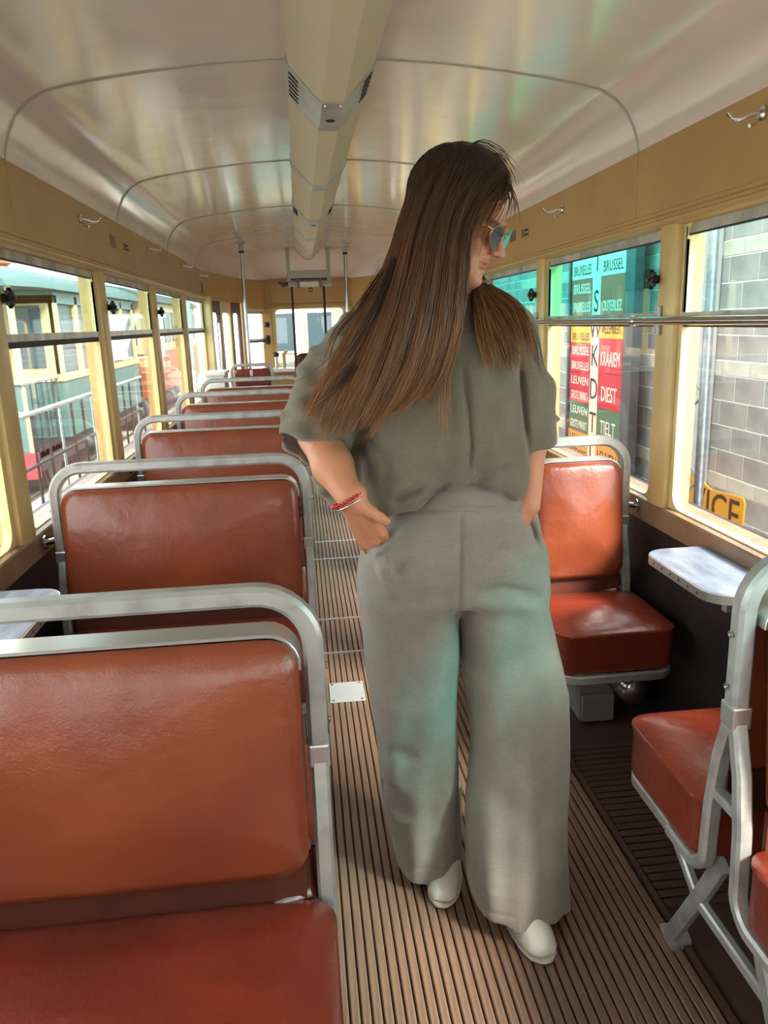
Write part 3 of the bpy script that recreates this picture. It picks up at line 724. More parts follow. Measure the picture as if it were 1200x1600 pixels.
# neighbouring tram on the left
nt_ = thing('neighbour_tram', 'old teal and cream tram with an open platform standing outside the left windows', 'tram', (-4.3, 10.2, GZ))
def nbox(nm, m_, x0, x1, y0, y1, z0, z1, b=.01, par=nt_): return MB().box(x0,x1,y0,y1,z0,z1,b).build(nm, m_, par)
nbox('underframe', 'iron_black', -.85,.85,.2,6.6,.45,.75)
nbox('body_side', 'tram_teal', -.95,.95,1.3,6.6,.75,1.55)
nbox('waist_rail', 'tram_cream', -.97,.97,1.28,6.62,1.55,1.65)
nbox('bulkhead', 'tram_cream', -.93,.93,1.3,1.36,1.65,2.75)
for k in range(6): 
    nbox('window_post', 'tram_cream', .86,.95,1.3+k*1.03,1.45+k*1.03,1.65,2.75)
    nbox('window_post', 'tram_cream', -.95,-.86,1.3+k*1.03,1.45+k*1.03,1.65,2.75)
    if k < 5: nbox('pane', 'dark_window', .88,.90,1.45+k*1.03,2.33+k*1.03,1.65,2.62)
nbox('letter_board', 'tram_teal', -.95,.95,1.3,6.6,2.62,2.80)
for x in (-.55,0,.55): nbox('end_pane', 'dark_window', x-.2,x+.2,1.28,1.30,1.75,2.6)
rf = [(-1.05,2.80),(-1.0,2.92),(-.7,3.05),(-.3,3.12),(.3,3.12),(.7,3.05),(1.0,2.92),(1.05,2.80)]
MB().rings([[(a*.8,-.1,2.80+(z-2.80)*.7) for a, z in rf], [(a,.5,z) for a, z in rf], [(a,6.8,z) for a, z in rf]]).build('roof', 'tram_roof', nt_, True, 50)
nbox('platform', 'iron_black', -.85,.85,0,1.3,.62,.72)
nbox('buffer_beam', 'tram_red', -.9,.9,-.06,.02,.40,.74)
nbox('buffer', 'iron_black', -.16,.16,-.35,-.05,.48,.68)
for x in (-.8,.8): nbox('platform_post', 'tram_cream', x-.035,x+.035,.0,.07,.72,2.85)
nbox('dash_plate', 'tram_teal', -.8,.8,-.02,.0,.74,1.6)
for z in (1.25,1.62):
    MB().tube([(-.85,-.03,z),(.85,-.03,z),(.88,.05,z),(.88,1.3,z)], .02, 6).build('railing', 'galvanised', nt_, True, 50)
for k in range(6): MB().tube([(.88,.1+k*.22,.7),(.88,.1+k*.22,1.62)], .011, 6).build('baluster', 'iron_black', nt_, True, 50)
for y in (1.4,5.2):
    for x in (-.6,.6): MB().lathe((x-.05,y,.392), (1,0,0), [(.05,0),(.34,.0),(.36,.02),(.33,.05),(.33,.09),(.05,.1)], 24).build('wheel', 'rail_steel', nt_, True, 40)
# chimney-like insulator on its roof and the brown wagon behind
MB().lathe((.2,1.6,3.08), (0,0,1), [(.1,0),(.16,.03),(.10,.08),(.16,.11),(.10,.16),(.16,.19),(.08,.24),(.0,.26)], 14).build('roof_insulator', 'tram_brown', nt_, True, 40)
bwg = thing('brown_wagon', 'orange brown tram car farther along outside the left windows', 'tram', (-4.3, 17.6, GZ))
def wbox(nm, m_, *a): return MB().box(*a, .01).build(nm, m_, bwg)
wbox('underframe','iron_black', -.85,.85,0,9,.45,.75); wbox('body_side','tram_brown', -.98,.98,0,9,.75,1.7); wbox('waist_rail','tram_cream', -1.0,1.0,-.02,9.02,1.7,1.8)
wbox('upper_body','tram_cream', -.95,.95,0,9,1.8,2.85)
for k in range(7): wbox('pane','dark_window', .95,.97,.3+k*1.25,1.25+k*1.25,1.9,2.65)
for x in (-.6,0,.6): wbox('end_pane','dark_window', x-.22,x+.22,-.02,.0,1.9,2.65)
MB().rings([[(a,-.2,z+.05) for a, z in rf], [(a,9.2,z+.05) for a, z in rf]]).build('roof', 'tram_roof', bwg, True, 50)
for y in (1.5,7.5):
    for x in (-.6,.6): MB().lathe((x-.05,y,.392), (1,0,0), [(.05,0),(.34,.0),(.36,.02),(.33,.05),(.33,.09),(.05,.1)], 24).build('wheel', 'rail_steel', bwg, True, 40)
# steel fence between the tracks
fn = thing('yard_railing', 'black and silver yard railing standing before the neighbouring tram', 'railing', (-2.35, 6.6, GZ))
for z in (.55,1.1,1.55): MB().tube([(0,0,z),(0,5.2,z)], .018 if z < 1.5 else .024, 8).build('rail', 'galvanised' if z > 1.5 else 'iron_black', fn, True, 50)
for k in range(14): MB().tube([(0,.4*k,0),(0,.4*k,1.55)], .014, 6).build('upright', 'iron_black' if k % 3 else 'galvanised', fn, True, 50)
# track rails
for x, lab in ((-3.75,'nearer steel track rail in the yard on the left'),(-4.85,'farther steel track rail in the yard on the left')):
    r_ = MB().box(x-.03,x+.03,-5,40,GZ,GZ+.03,.005).build('track_rail', 'rail_steel'); tag(r_, lab, 'rail', 'yard track rails')
# depot truss
tr = thing('roof_truss', 'pale steel lattice roof truss high above the yard on the left', 'truss', (-6.5, 18.5, 2.75))
for z in (.2,1.3): MB().tube([(-6,0,z),(4.2,0,z)], .05, 6).build('chord', 'truss_paint', tr, True, 50)
for k in range(12): MB().tube([(-6+k*.8,0,.2 if k % 2 else 1.3),(-5.2+k*.8,0,1.3 if k % 2 else .2)], .03, 6).build('lattice_bar', 'truss_paint', tr, True, 50)
for x in (-5.8,4.0): MB().tube([(x,0,-3.57),(x,0,1.3)], .09, 8).build('column', 'truss_paint', tr, True, 50)
MB().box(-6.2,4.4,-.3,14,1.45,1.5).build('roof_sheet', 'paint_grey', tr)
# tram ahead of the windscreen
at_ = thing('tram_ahead', 'cream and maroon tram end seen through the far windscreen', 'tram', (.35, 14.5, GZ))
def abox(nm, m_, *a): return MB().box(*a, .02).build(nm, m_, at_)
abox('lower_body','tram_teal', -1.0,1.0,0,6,.4,1.55); abox('upper_body','tram_cream', -1.0,1.0,0,6,1.55,2.6); abox('fascia','tram_maroon', -1.02,1.02,-.03,6,2.6,3.0)
for x in (-.62,.05,.70): 
    f = MB().box(x-.27,x+.27,-.03,.0,1.72,2.48,.02).build('window_frame', 'white_paint', at_); MB().box(x-.22,x+.22,-.045,-.03,1.77,2.43,.005).build('pane', 'dark_window', f)
MB().rings([[(a*.98,-.1,z+.2) for a, z in rf], [(a*.98,6.1,z+.2) for a, z in rf]]).build('roof', 'tram_roof', at_, True, 50)
MB().tube([(.35,-.3,3.3),(.85,-.5,1.9)], .035, 6).build('trolley_bar', 'white_paint', at_, True, 50); MB().tube([(.50,-.3,3.3),(1.0,-.5,1.9)], .035, 6).build('trolley_bar', 'white_paint', at_, True, 50)
abox('bumper','tram_red', -.9,.9,-.1,.0,.35,.6)

# ================================================================== the person
f32 = np.float32
def surfnet(fn, lo, hi, h):
    lo = np.array(lo, float); n = np.ceil((np.array(hi)-lo)/h).astype(int)+1
    X, Y, Z = np.meshgrid(*[(lo[i]+h*np.arange(n[i])).astype(f32) for i in range(3)], indexing='ij', sparse=False)
    g = fn(X, Y, Z).astype(f32); s = g < 0
    c = [g[a:n[0]-1+a, b:n[1]-1+b, d:n[2]-1+d] for a in (0,1) for b in (0,1) for d in (0,1)]
    cnt = sum((q < 0).astype(np.int8) for q in c); mask = (cnt > 0) & (cnt < 8)
    I = np.nonzero(mask); idx = -np.ones(mask.shape, np.int64); idx[mask] = np.arange(len(I[0]))
    cc = [q[mask] for q in c]; off = [np.array((a,b,d), float) for a in (0,1) for b in (0,1) for d in (0,1)]
    pos = np.zeros((len(I[0]),3)); k = np.zeros(len(I[0]))
    for i in range(8):
        for j in range(i+1, 8):
            if abs(off[i]-off[j]).sum() != 1: continue
            a, b = cc[i], cc[j]; x = (a < 0) != (b < 0); t = np.where(x, a/np.where(x, a-b, 1), 0)
            pos += x[:,None]*(off[i]+t[:,None]*(off[j]-off[i])); k += x
    V = (np.stack(I,1)+pos/k[:,None])*h+lo
    Fc = []
    for ax in range(3):
        b, d = [(1,2),(2,0),(0,1)][ax]
        sl0 = [slice(None)]*3; sl1 = [slice(None)]*3; sl0[ax] = slice(0,-1); sl1[ax] = slice(1,None)
        ch = s[tuple(sl0)] != s[tuple(sl1)]
        E = np.stack(np.nonzero(ch),1); ins = s[tuple(sl0)][ch]
        ok = (E[:,b] > 0) & (E[:,d] > 0) & (E[:,b] < n[b]-1) & (E[:,d] < n[d]-1); E = E[ok]; ins = ins[ok]
        q = []
        for db, dd in ((-1,-1),(0,-1),(0,0),(-1,0)):
            e = E.copy(); e[:,b] += db; e[:,d] += dd; q.append(idx[e[:,0], e[:,1], e[:,2]])
        q = np.stack(q,1); q[~ins] = q[~ins][:,::-1]; Fc.append(q)
    Fc = np.concatenate(Fc); Fc = Fc[(Fc >= 0).all(1)]
    return V, Fc
def smooth_verts(V, Fc, it=2):
    for _ in range(it):
        A = np.zeros_like(V); k = np.zeros(len(V))
        for i in range(4):
            for j in (1, 3):
                np.add.at(A, Fc[:,i], V[Fc[:,(i+j) % 4]]); np.add.at(k, Fc[:,i], 1)
        V = V*.4 + .6*A/np.maximum(k,1)[:,None]
    return V
def npmesh(name, parts, smooth=True):
    V = []; Fs = []; k = 0
    for v, f in parts: V.append(v); Fs.append(f+k); k += len(v)
    V = np.concatenate(V); Fs = np.concatenate(Fs)
    me = bpy.data.meshes.new(name); me.from_pydata(V.tolist(), [], Fs.tolist())
    if smooth: me.shade_smooth()
    return me
def smin(a, b, k): h = np.clip(.5+.5*(b-a)/k, 0, 1); return b+(a-b)*h-k*h*(1-h)
def smax(a, b, k): return -smin(-a, -b, k)
def cone(X, Y, Z, a, b, ra, rb):
    a = np.array(a, float); b = np.array(b, float); d = b-a; L2 = (d*d).sum()
    t = np.clip(((X-a[0])*d[0]+(Y-a[1])*d[1]+(Z-a[2])*d[2])/L2, 0, 1)
    return np.sqrt((X-a[0]-t*d[0])**2+(Y-a[1]-t*d[1])**2+(Z-a[2]-t*d[2])**2)-(ra+(rb-ra)*t)
def ell(X, Y, Z, c, r):
    x, y, z = (X-c[0])/r[0], (Y-c[1])/r[1], (Z-c[2])/r[2]
    k0 = np.sqrt(x*x+y*y+z*z); k1 = np.sqrt((x/r[0])**2+(y/r[1])**2+(z/r[2])**2)+1e-9
    return k0*(k0-1)/k1
def rows(tab):
    """(py, px left, px right, depth Y, half depth) -> arrays sorted by z"""
    o = []
    for py, xl, xr, yc, ay in tab:
        a, b = at(xl, py, yc), at(xr, py, yc); o.append(((a.z+b.z)/2, (a.x+b.x)/2, (b.x-a.x)/2, yc, ay))
    return np.array(sorted(o))
def stack(X, Y, Z, T, p=2.):
    cx, ax, cy, ay = [np.interp(Z, T[:,0], T[:,i]).astype(f32) for i in (1,2,3,4)]
    q = (np.abs((X-cx)/ax)**p+np.abs((Y-cy)/ay)**p)**(1/p)
    return (q-1)*np.minimum(ax, ay)
def crease(X, Z, Y, pts, depth, w, yd, ymax=None):
    """groove along a polyline given in pixels at depth yd: returns positive bump to add to the field (front side only)"""
    P = [at(x, y, yd) for x, y in pts]; out = np.zeros_like(X)
    d = np.full_like(X, 9.); u = np.zeros_like(X); ns = len(P)-1
    for i, (a, b) in enumerate(zip(P[:-1], P[1:])):
        dx, dz = b.x-a.x, b.z-a.z; t = np.clip(((X-a.x)*dx+(Z-a.z)*dz)/(dx*dx+dz*dz), 0, 1)
        q = np.hypot(X-a.x-t*dx, Z-a.z-t*dz); m = q < d; d = np.where(m, q, d); u = np.where(m, (i+t)/ns, u)
    out = 1.45*depth*np.exp(-(d/(1.15*w))**2)*np.minimum(1, 4*np.minimum(u, 1-u))
    return np.where(Y < (ymax or 1.72), out, 0)
def A3(x, y, Y): v = at(x, y, Y); return (v.x, v.y, v.z)

PER = thing('person', 'person with long brown hair in a grey blouse and wide trousers, hand in pocket', 'person', (.36, 1.65, 0))
def pchild(name, me, m):
    o = link(name, me, m, PER); o.matrix_parent_inverse = Matrix.Translation(-Vector(PER.location)); return o
def linen(name, c1, c2):
    mt = mat(name, c1, .85, col2=c2, scale=14, detail=3, sheen=.25, spec=.2)
    n = mt.node_tree.nodes; L = mt.node_tree.links; p = n['Principled BSDF']
    tc = n.new('ShaderNodeTexCoord'); hs = []
    for st in ((1500,1500,110),(110,110,1500)):
        mp = n.new('ShaderNodeMapping'); mp.inputs['Scale'].default_value = st; L.new(tc.outputs['Object'], mp.inputs[0])
        nz = n.new('ShaderNodeTexNoise'); nz.inputs['Scale'].default_value = .55; nz.inputs['Detail'].default_value = 2; L.new(mp.outputs[0], nz.inputs['Vector']); hs.append(nz.outputs[0])
    ad = n.new('ShaderNodeMath'); ad.operation = 'ADD'; L.new(hs[0], ad.inputs[0]); L.new(hs[1], ad.inputs[1])
    bp = n.new('ShaderNodeBump'); bp.inputs['Distance'].default_value = .0006; bp.inputs['Strength'].default_value = .8; L.new(ad.outputs[0], bp.inputs['Height']); L.new(bp.outputs[0], p.inputs['Normal'])
    # thread-to-thread colour variation
    old = p.inputs['Base Color'].links[0].from_socket
    mr = n.new('ShaderNodeMapRange'); mr.inputs[1].default_value = .7; mr.inputs[2].default_value = 1.3; mr.inputs[3].default_value = .88; mr.inputs[4].default_value = 1.10; L.new(ad.outputs[0], mr.inputs[0])
    mx = n.new('ShaderNodeMix'); mx.data_type = 'RGBA'; mx.blend_type = 'MULTIPLY'; mx.inputs[0].default_value = 1
    L.new(old, mx.inputs[6]); L.new(mr.outputs[0], mx.inputs[7]); L.new(mx.outputs[2], p.inputs['Base Color'])
linen('linen_trousers', srgb(142,134,124), srgb(134,126,116)); linen('linen_blouse', srgb(116,108,92), srgb(109,101,86))

# ---- trousers
HIP = rows([(745,652,806,1.70,.098),(775,626,824,1.70,.104),(810,598,838,1.70,.112),(850,569,846,1.70,.120),(900,562,849,1.70,.124),(950,564,853,1.70,.122),(985,568,858,1.70,.118),(1010,572,862,1.70,.115)])
LEGA = rows([(860,566,712,1.70,.115),(900,562,716,1.70,.120),(950,563,720,1.70,.120),(1000,568,719,1.70,.118),(1040,573,715,1.70,.116),(1080,578,713,1.70,.114),(1150,590,714,1.71,.110),(1250,602,717,1.73,.110),(1345,611,721,1.75,.112),(1420,617,722,1.755,.118)])
LEGB = rows([(860,722,847,1.70,.115),(900,720,849,1.70,.120),(950,716,853,1.69,.120),(1000,717,864,1.68,.120),(1040,720,874,1.668,.120),(1080,727,882,1.655,.120),(1150,734,882,1.63,.120),(1250,728,882,1.60,.120),(1345,727,880,1.57,.125),(1450,730,877,1.555,.130)])
zcr = at(720,948,1.6).z
def f_trousers(X, Y, Z):
    hip = smax(stack(X,Y,Z,HIP,2.3), (zcr-.01)-Z, .03)
    la = smax(stack(X,Y,Z,LEGA,2.3), Z-(zcr+.10), .02); lb = smax(stack(X,Y,Z,LEGB,2.3), Z-(zcr+.10), .02)
    # hems hang a little lower in the middle of the front
    la = smax(la, (.030+.25*np.maximum(0,Y-1.70)+.10*np.maximum(0,X-.29))-Z, .006); lb = smax(lb, (.052-.10*(X-.45)+.05*np.maximum(0,Y-1.5))-Z, .006)
    f = np.minimum(smin(hip, la, .025), smin(hip, lb, .025))
    f = smin(f, ell(X,Y,Z,A3(610,872,1.652),(.046,.052,.064)), .022)
    f = smax(f, Z-at(720,748,1.6).z, .006)
    C = lambda *a: crease(X, Z, Y, *a)
    f = f + C([(725,785),(721,870),(716,975)], .006, .0035, 1.585) + C([(570,830),(640,806),(725,796),(800,797),(872,806)], .0055, .0035, 1.59)
    f = f + C([(730,925),(790,919),(850,935)], .007, .012, 1.59) - C([(735,945),(800,940),(855,955)], .005, .018, 1.59)
    f = f + C([(712,960),(735,1020),(748,1060)], .006, .016, 1.59) + C([(600,945),(660,930),(705,935)], .003, .014, 1.59)
    f = f + C([(560,858),(592,838),(620,806)], .010, .006, 1.62) - C([(570,868),(602,850),(632,818)], .014, .010, 1.61) - C([(585,890),(615,880)], .012, .03, 1.61) + C([(812,800),(838,830),(846,862)], .007, .006, 1.62)
    f = f + C([(590,900),(640,880)], .004, .012, 1.60) + C([(740,870),(800,858)], .003, .014, 1.58)
    # soft vertical drape and knee sag
    t = np.clip((zcr-Z)/.7, 0, 1)
    f = f + .009*t*np.sin(42*X+4.0*Z)*np.cos(6*Z+.5) + .0045*t*np.sin(85*X-7*Z)
    f = f + C([(615,1170),(650,1200)], .005, .02, 1.60) + C([(760,1250),(830,1280),(870,1270)], .006, .030, 1.48) + C([(640,1290),(600,1240)], .007, .025, 1.62) + C([(690,1300),(712,1240)], .006, .018, 1.63)
    f = f + C([(735,1090),(733,1250),(731,1400)], .004, .004, 1.52)
    f = f + .0025*np.exp(-((Z-.085)/.003)**2)
    return f
V, Fc = surfnet(f_trousers, (.08,1.37,.0), (.66,1.90,1.09), .0046); V = smooth_verts(V, Fc, 1)
pchild('trousers', npmesh('trousers', [(V,Fc)]), 'linen_trousers')

# ---- blouse
TOR = rows([(458,672,768,1.715,.060),(472,625,792,1.715,.082),(490,590,806,1.71,.105),(520,566,812,1.705,.130),(560,562,812,1.70,.142),(620,566,815,1.70,.146),(680,570,820,1.70,.142),(740,566,828,1.70,.136),(790,556,828,1.70,.130),(820,560,820,1.70,.120)])
DRP = rows([(600,500,570,1.79,.05),(660,474,570,1.80,.055),(700,474,575,1.80,.06),(750,492,580,1.80,.06),(790,516,590,1.80,.06),(810,530,590,1.80,.05)])
cutx = [(515,806),(560,816),(608,817),(650,800),(700,770),(722,757),(745,760),(790,778),(818,790),(830,786)]
CUT = np.array([(at(x,y,1.58).x, at(x,y,1.58).z) for x, y in cutx])
def f_blouse(X, Y, Z):
    t = stack(X,Y,Z,TOR,2.4)
    C = lambda *a: crease(X, Z, Y, *a)
    zc = np.interp(X, CUT[:,0], CUT[:,1]).astype(f32)
    t = smax(t, zc-Z, .028)
    dr = smax(stack(X,Y,Z,DRP,2.2), at(530,800,1.8).z-Z, .02); dr = smax(dr, Z-at(520,600,1.8).z, .03)
    t = smin(t, dr, .03)
    def sleeve(a, m, b, ra, rm, rb, n, d):
        s = smin(cone(X,Y,Z,a,m,ra,rm), cone(X,Y,Z,m,b,rm,rb), .02)
        pl = (X-d[0])*n[0]+(Y-d[1])*n[1]+(Z-d[2])*n[2]
        inner = smin(cone(X,Y,Z,a,m,ra-.02,rm-.016), cone(X,Y,Z,m,np.array(b)+.3*(np.array(b)-np.array(m)),rm-.016,rb-.014), .02)
        s = smax(s, pl, .006)
        return s, np.maximum(inner, -(pl+.055))
    s1, h1 = sleeve(A3(598,508,1.715), A3(540,585,1.705), A3(478,715,1.705), .068, .086, .080, Vector((-.34,-.42,-.84)).normalized(), A3(492,682,1.63))
    s2, h2 = sleeve(A3(795,512,1.70), A3(822,610,1.69), A3(836,730,1.68), .062, .060, .057, Vector((.22,-.2,-.95)).normalized(), A3(836,706,1.66))
    tips = []
    tip = cone(X,Y,Z,A3(838,655,1.69),A3(872,655,1.70),.030,.008)
    tip1 = cone(X,Y,Z,A3(480,635,1.70),A3(449,650,1.70),.050,.016); tip1 = smax(tip1, Z-A3(450,632,1.70)[2], .02)
    f = smin(t, s1, .022); f = smin(f, s2, .012)
    f = smax(f, -h1, .004); f = smax(f, -h2, .004); f = smin(smin(f, np.maximum(tip,-h2), .015), np.maximum(tip1,-h1), .02)
    # yoke / collar
    col = np.maximum(ell(X,Y,Z,A3(728,480,1.70),(.068,.070,.024)), -ell(X,Y,Z,A3(728,456,1.70),(.060,.062,.06)))
    f = smin(f, col, .008)
    # placket and folds
    f = f - C([(704,560),(716,640),(722,700),(722,742)], .006, .016, 1.56) + C([(722,555),(733,640),(737,700),(733,745)], .010, .0045, 1.56)
    f = f + C([(562,590),(568,680),(566,760)], .014, .010, 1.60) + C([(812,540),(818,620),(828,720)], .008, .006, 1.62)
    f = f + C([(616,792),(640,774),(672,760)], .014, .007, 1.57) + C([(606,790),(612,740),(606,690)], .009, .011, 1.58) - C([(622,795),(650,740),(660,690)], .007, .018, 1.57)
    f = f + C([(640,800),(690,765),(716,752)], .007, .008, 1.57) + C([(742,755),(770,742),(800,730)], .008, .010, 1.57) - C([(700,740),(680,700)], .006, .016, 1.56)
    f = f + C([(585,640),(592,720)], .008, .012, 1.58) + C([(770,640),(790,720)], .004, .016, 1.57) + C([(780,540),(768,600)], .005, .016, 1.57)
    f = f + C([(482,705),(500,750)], .012, .008, 1.74, 1.9) + C([(505,705),(522,770)], .012, .007, 1.74, 1.9)
    f = f + .0055*np.sin(52*X+9*Z)*np.sin(5*Z+1) + .003*np.sin(88*X-16*Z)
    ms = np.clip((A3(560,600,1.65)[0]-X)/.05, 0, 1); f = f + ms*(.0035*np.sin(95*Z+60*X)+.003*np.sin(150*Z-40*X+30*Y)-.004)
    f = smin(f, cone(X,Y,Z,A3(704,768,1.572),A3(736,738,1.560),.006,.009), .012)
    return f
V, Fc = surfnet(f_blouse, (-.08,1.50,.92), (.66,1.92,1.49), .0044); V = smooth_verts(V, Fc, 1)
pchild('blouse', npmesh('blouse', [(V,Fc)]), 'linen_blouse')

# ---- body: head, neck, arms, hands, trunk and legs in one mesh
ya, pa = math.radians(60), math.radians(23)
fw_ = Vector((math.sin(ya)*math.cos(pa), -math.cos(ya)*math.cos(pa), -math.sin(pa)))
sd_ = Vector((math.cos(ya), math.sin(ya), 0))                      # her left
ro_ = Matrix.Rotation(math.radians(-3), 3, fw_); sd_ = ro_ @ sd_
up_ = sd_.cross(fw_) ; up_ = up_ if up_.z > 0 else -up_
EYE = Vector(A3(775,366,1.635)); HC = EYE - fw_*.088
def hw_(p):                                                        # head local (left, back, up) -> world
    return HC + sd_*p[0] - fw_*p[1] + up_*p[2]
def head_local(X, Y, Z):
    dx, dy, dz = X-HC.x, Y-HC.y, Z-HC.z
    return dx*sd_.x+dy*sd_.y+dz*sd_.z, -(dx*fw_.x+dy*fw_.y+dz*fw_.z), dx*up_.x+dy*up_.y+dz*up_.z
def f_head(X, Y, Z):
    x, y, z = head_local(X, Y, Z); ax = np.abs(x)
    f = ell(x,y,z,(0,.012,.040),(.071,.092,.082))
    f = smin(f, ell(x,y,z,(0,-.028,-.030),(.058,.062,.078)), .035)
    f = smin(f, ell(ax,y,z,(.030,-.045,-.078),(.026,.035,.024)), .03)          # jaw
    f = smin(f, ell(x,y,z,(0,-.080,-.100),(.019,.017,.015)), .024)             # chin
    f = smin(f, ell(ax,y,z,(.036,-.068,-.030),(.020,.018,.018)), .02)          # cheek
    f = smin(f, ell(ax,y,z,(.026,-.082,.022),(.026,.012,.008)), .014)          # brow
    f = smax(f, -ell(ax,y,z,(.031,-.100,.000),(.017,.013,.010)), .012)         # eye socket
    f = smin(f, ell(ax,y,z,(.031,-.078,.000),(.0125,.0125,.0125)), .003)       # eyeball
    f = smin(f, cone(x,y,z,(0,-.090,.012),(0,-.110,-.030),.0075,.0095), .010)  # nose
    f = smin(f, ell(x,y,z,(0,-.113,-.033),(.0085,.009,.0075)), .006)
    f = smin(f, ell(ax,y,z,(.0105,-.101,-.036),(.007,.010,.0065)), .005)
    f = smax(f, -ell(ax,y,z,(.0065,-.106,-.043),(.0035,.005,.004)), .003)
    f = smin(f, ell(ax,y,z,(.007,-.0865,-.0575),(.018,.0085,.0045)), .007)     # upper lip
    f = smin(f, ell(x,y,z,(0,-.0855,-.0675),(.021,.0085,.0052)), .007)         # lower lip
    f = smax(f, -ell(x,y,z,(0,-.0950,-.0625),(.026,.0065,.0014)), .002)
    f = smax(f, -ell(x,y,z,(0,-.0970,-.0810),(.016,.008,.005)), .010)
    e = ell(ax,y,z,(.072,.012,-.010),(.010,.020,.030)); e = smax(e, -ell(ax,y,z,(.080,.008,-.008),(.006,.011,.018)), .004)
    f = smin(f, e, .006)
    nb = Vector(A3(722,470,1.715)); nk = hw_((0,.022,-.075))
    f = smin(f, cone(X,Y,Z,nb[:],nk[:],.056,.050), .025)
    return f
V1, F1 = surfnet(f_head, (HC.x-.16,HC.y-.15,HC.z-.24), (HC.x+.15,HC.y+.17,HC.z+.16), .0026); V1 = smooth_verts(V1, F1, 1)
WR = A3(546,776,1.575)
KN = [A3(597,832,1.600), A3(588,843,1.612), A3(579,850,1.628), A3(568,850,1.645)]
TIP = [(A3(614,860,1.645),A3(624,885,1.675)), (A3(606,874,1.655),A3(614,900,1.69)), (A3(594,880,1.67),A3(602,905,1.70)), (A3(584,876,1.685),A3(592,896,1.71))]
def f_armR(X, Y, Z):
    f = cone(X,Y,Z,A3(585,525,1.715),A3(500,676,1.715),.044,.044)
    f = smin(f, cone(X,Y,Z,A3(500,682,1.70),A3(520,728,1.632),.045,.043), .03)
    f = smin(f, cone(X,Y,Z,A3(520,728,1.632),WR,.043,.029), .015)
    f = smin(f, cone(X,Y,Z,A3(556,772,1.575),A3(553,779,1.575),.024,.022), .012)
    base = [A3(562,786,1.57), A3(556,790,1.572), A3(549,792,1.578), A3(543,790,1.585)]
    for b, k in zip(base, KN): f = smin(f, cone(X,Y,Z,b,k,.0165,.0125), .010)
    for i, (k, (m1, t)) in enumerate(zip(KN, TIP)):
        r = (.0105,.0108,.0102,.0092)[i]
        g = smin(cone(X,Y,Z,k,m1,r*1.1,r), cone(X,Y,Z,m1,t,r,r*.85), .004); f = smin(f, g, .004)
        f = smin(f, ell(X,Y,Z,(k[0],k[1]-.006,k[2]),(.009,.008,.009)), .006)
    th = smin(cone(X,Y,Z,A3(561,788,1.568),A3(580,799,1.558),.0165,.0125), smin(cone(X,Y,Z,A3(580,799,1.558),A3(593,808,1.554),.0125,.0115), cone(X,Y,Z,A3(593,808,1.554),A3(604,815,1.556),.0112,.0092), .004), .004)
    return smin(f, th, .009)
V2, F2 = surfnet(f_armR, (-.07,1.50,.80), (.26,1.80,1.46), .0030); V2 = smooth_verts(V2, F2, 1)
def f_armL(X, Y, Z):
    f = smin(cone(X,Y,Z,A3(790,525,1.70),A3(826,690,1.69),.042,.038), cone(X,Y,Z,A3(826,690,1.69),A3(824,790,1.645),.040,.029), .02)
    base = A3(823,796,1.64)
    for i in range(4):
        k = A3(812-i*7,838,1.63+.006*i); t = A3(800-i*10,880-abs(i-1)*5,1.64+.006*i)
        f = smin(f, cone(X,Y,Z,base,k,.017,.012), .008); f = smin(f, cone(X,Y,Z,k,t,.0105,.0085), .004)
    return smin(f, cone(X,Y,Z,base,A3(795,830,1.62),.014,.010), .008)
V3, F3 = surfnet(f_armL, (.40,1.55,.80), (.62,1.80,1.46), .0045); V3 = smooth_verts(V3, F3, 1)
def f_trunk(X, Y, Z):
    f = cone(X,Y,Z,A3(725,800,1.71),A3(725,640,1.71),.085,.085)
    f = smin(f, cone(X,Y,Z,A3(640,520,1.715),A3(775,520,1.71),.065,.065), .06)
    f = smin(f, cone(X,Y,Z,A3(690,600,1.70),A3(750,600,1.70),.09,.09), .05)
    f = smin(f, cone(X,Y,Z,A3(670,870,1.71),A3(770,870,1.71),.085,.085), .05)
    for p, q, r in ((A3(650,900,1.70),A3(655,1150,1.71),A3(665,1390,1.79)), (A3(785,900,1.70),A3(805,1120,1.64),A3(810,1400,1.60))):
        f = smin(f, cone(X,Y,Z,p,q,.075,.052), .03); f = smin(f, cone(X,Y,Z,q,(r[0],r[1],.10),.050,.036), .02)
    return smin(f, cone(X,Y,Z,A3(722,500,1.715),A3(722,465,1.715),.06,.052), .03)
V4, F4 = surfnet(f_trunk, (.10,1.52,.03), (.64,1.90,1.48), .010)
body = npmesh('body', [(V1,F1),(V2,F2),(V3,F3),(V4,F4)])
ca = body.color_attributes.new('Col', 'FLOAT_COLOR', 'POINT')
n1 = len(V1); cols = np.tile(np.array(srgb(200,136,102)), (len(body.vertices),1))
hx = V1-np.array(HC); lx = hx@np.array(sd_); ly = -(hx@np.array(fw_)); lz = hx@np.array(up_)
cols[:n1] = np.array(srgb(204,146,118))
lip = np.exp(-((lx/.025)**4))*np.exp(-(((lz+.0625)/.0085)**4))*(ly < -.082)
cols[:n1] += lip[:,None]*(np.array(srgb(178,88,82))-cols[:n1])*.85
chk = np.exp(-(((np.abs(lx)-.042)/.02)**2+((lz+.03)/.02)**2))*(ly < -.03); cols[:n1] += chk[:,None]*(np.array(srgb(206,128,104))-cols[:n1])*.5
brw = np.exp(-(((np.abs(lx)-.030)/.020)**4))*np.exp(-(((lz-.020)/.0045)**2))*(ly < -.07); cols[:n1] += brw[:,None]*(np.array(srgb(70,46,34))-cols[:n1])*.8
ca.data.foreach_set('color', cols.astype(f32).ravel())
ms_ = mat('skin', srgb(214,152,118), .48, bump=.0004, bscale=160, spec=.4)
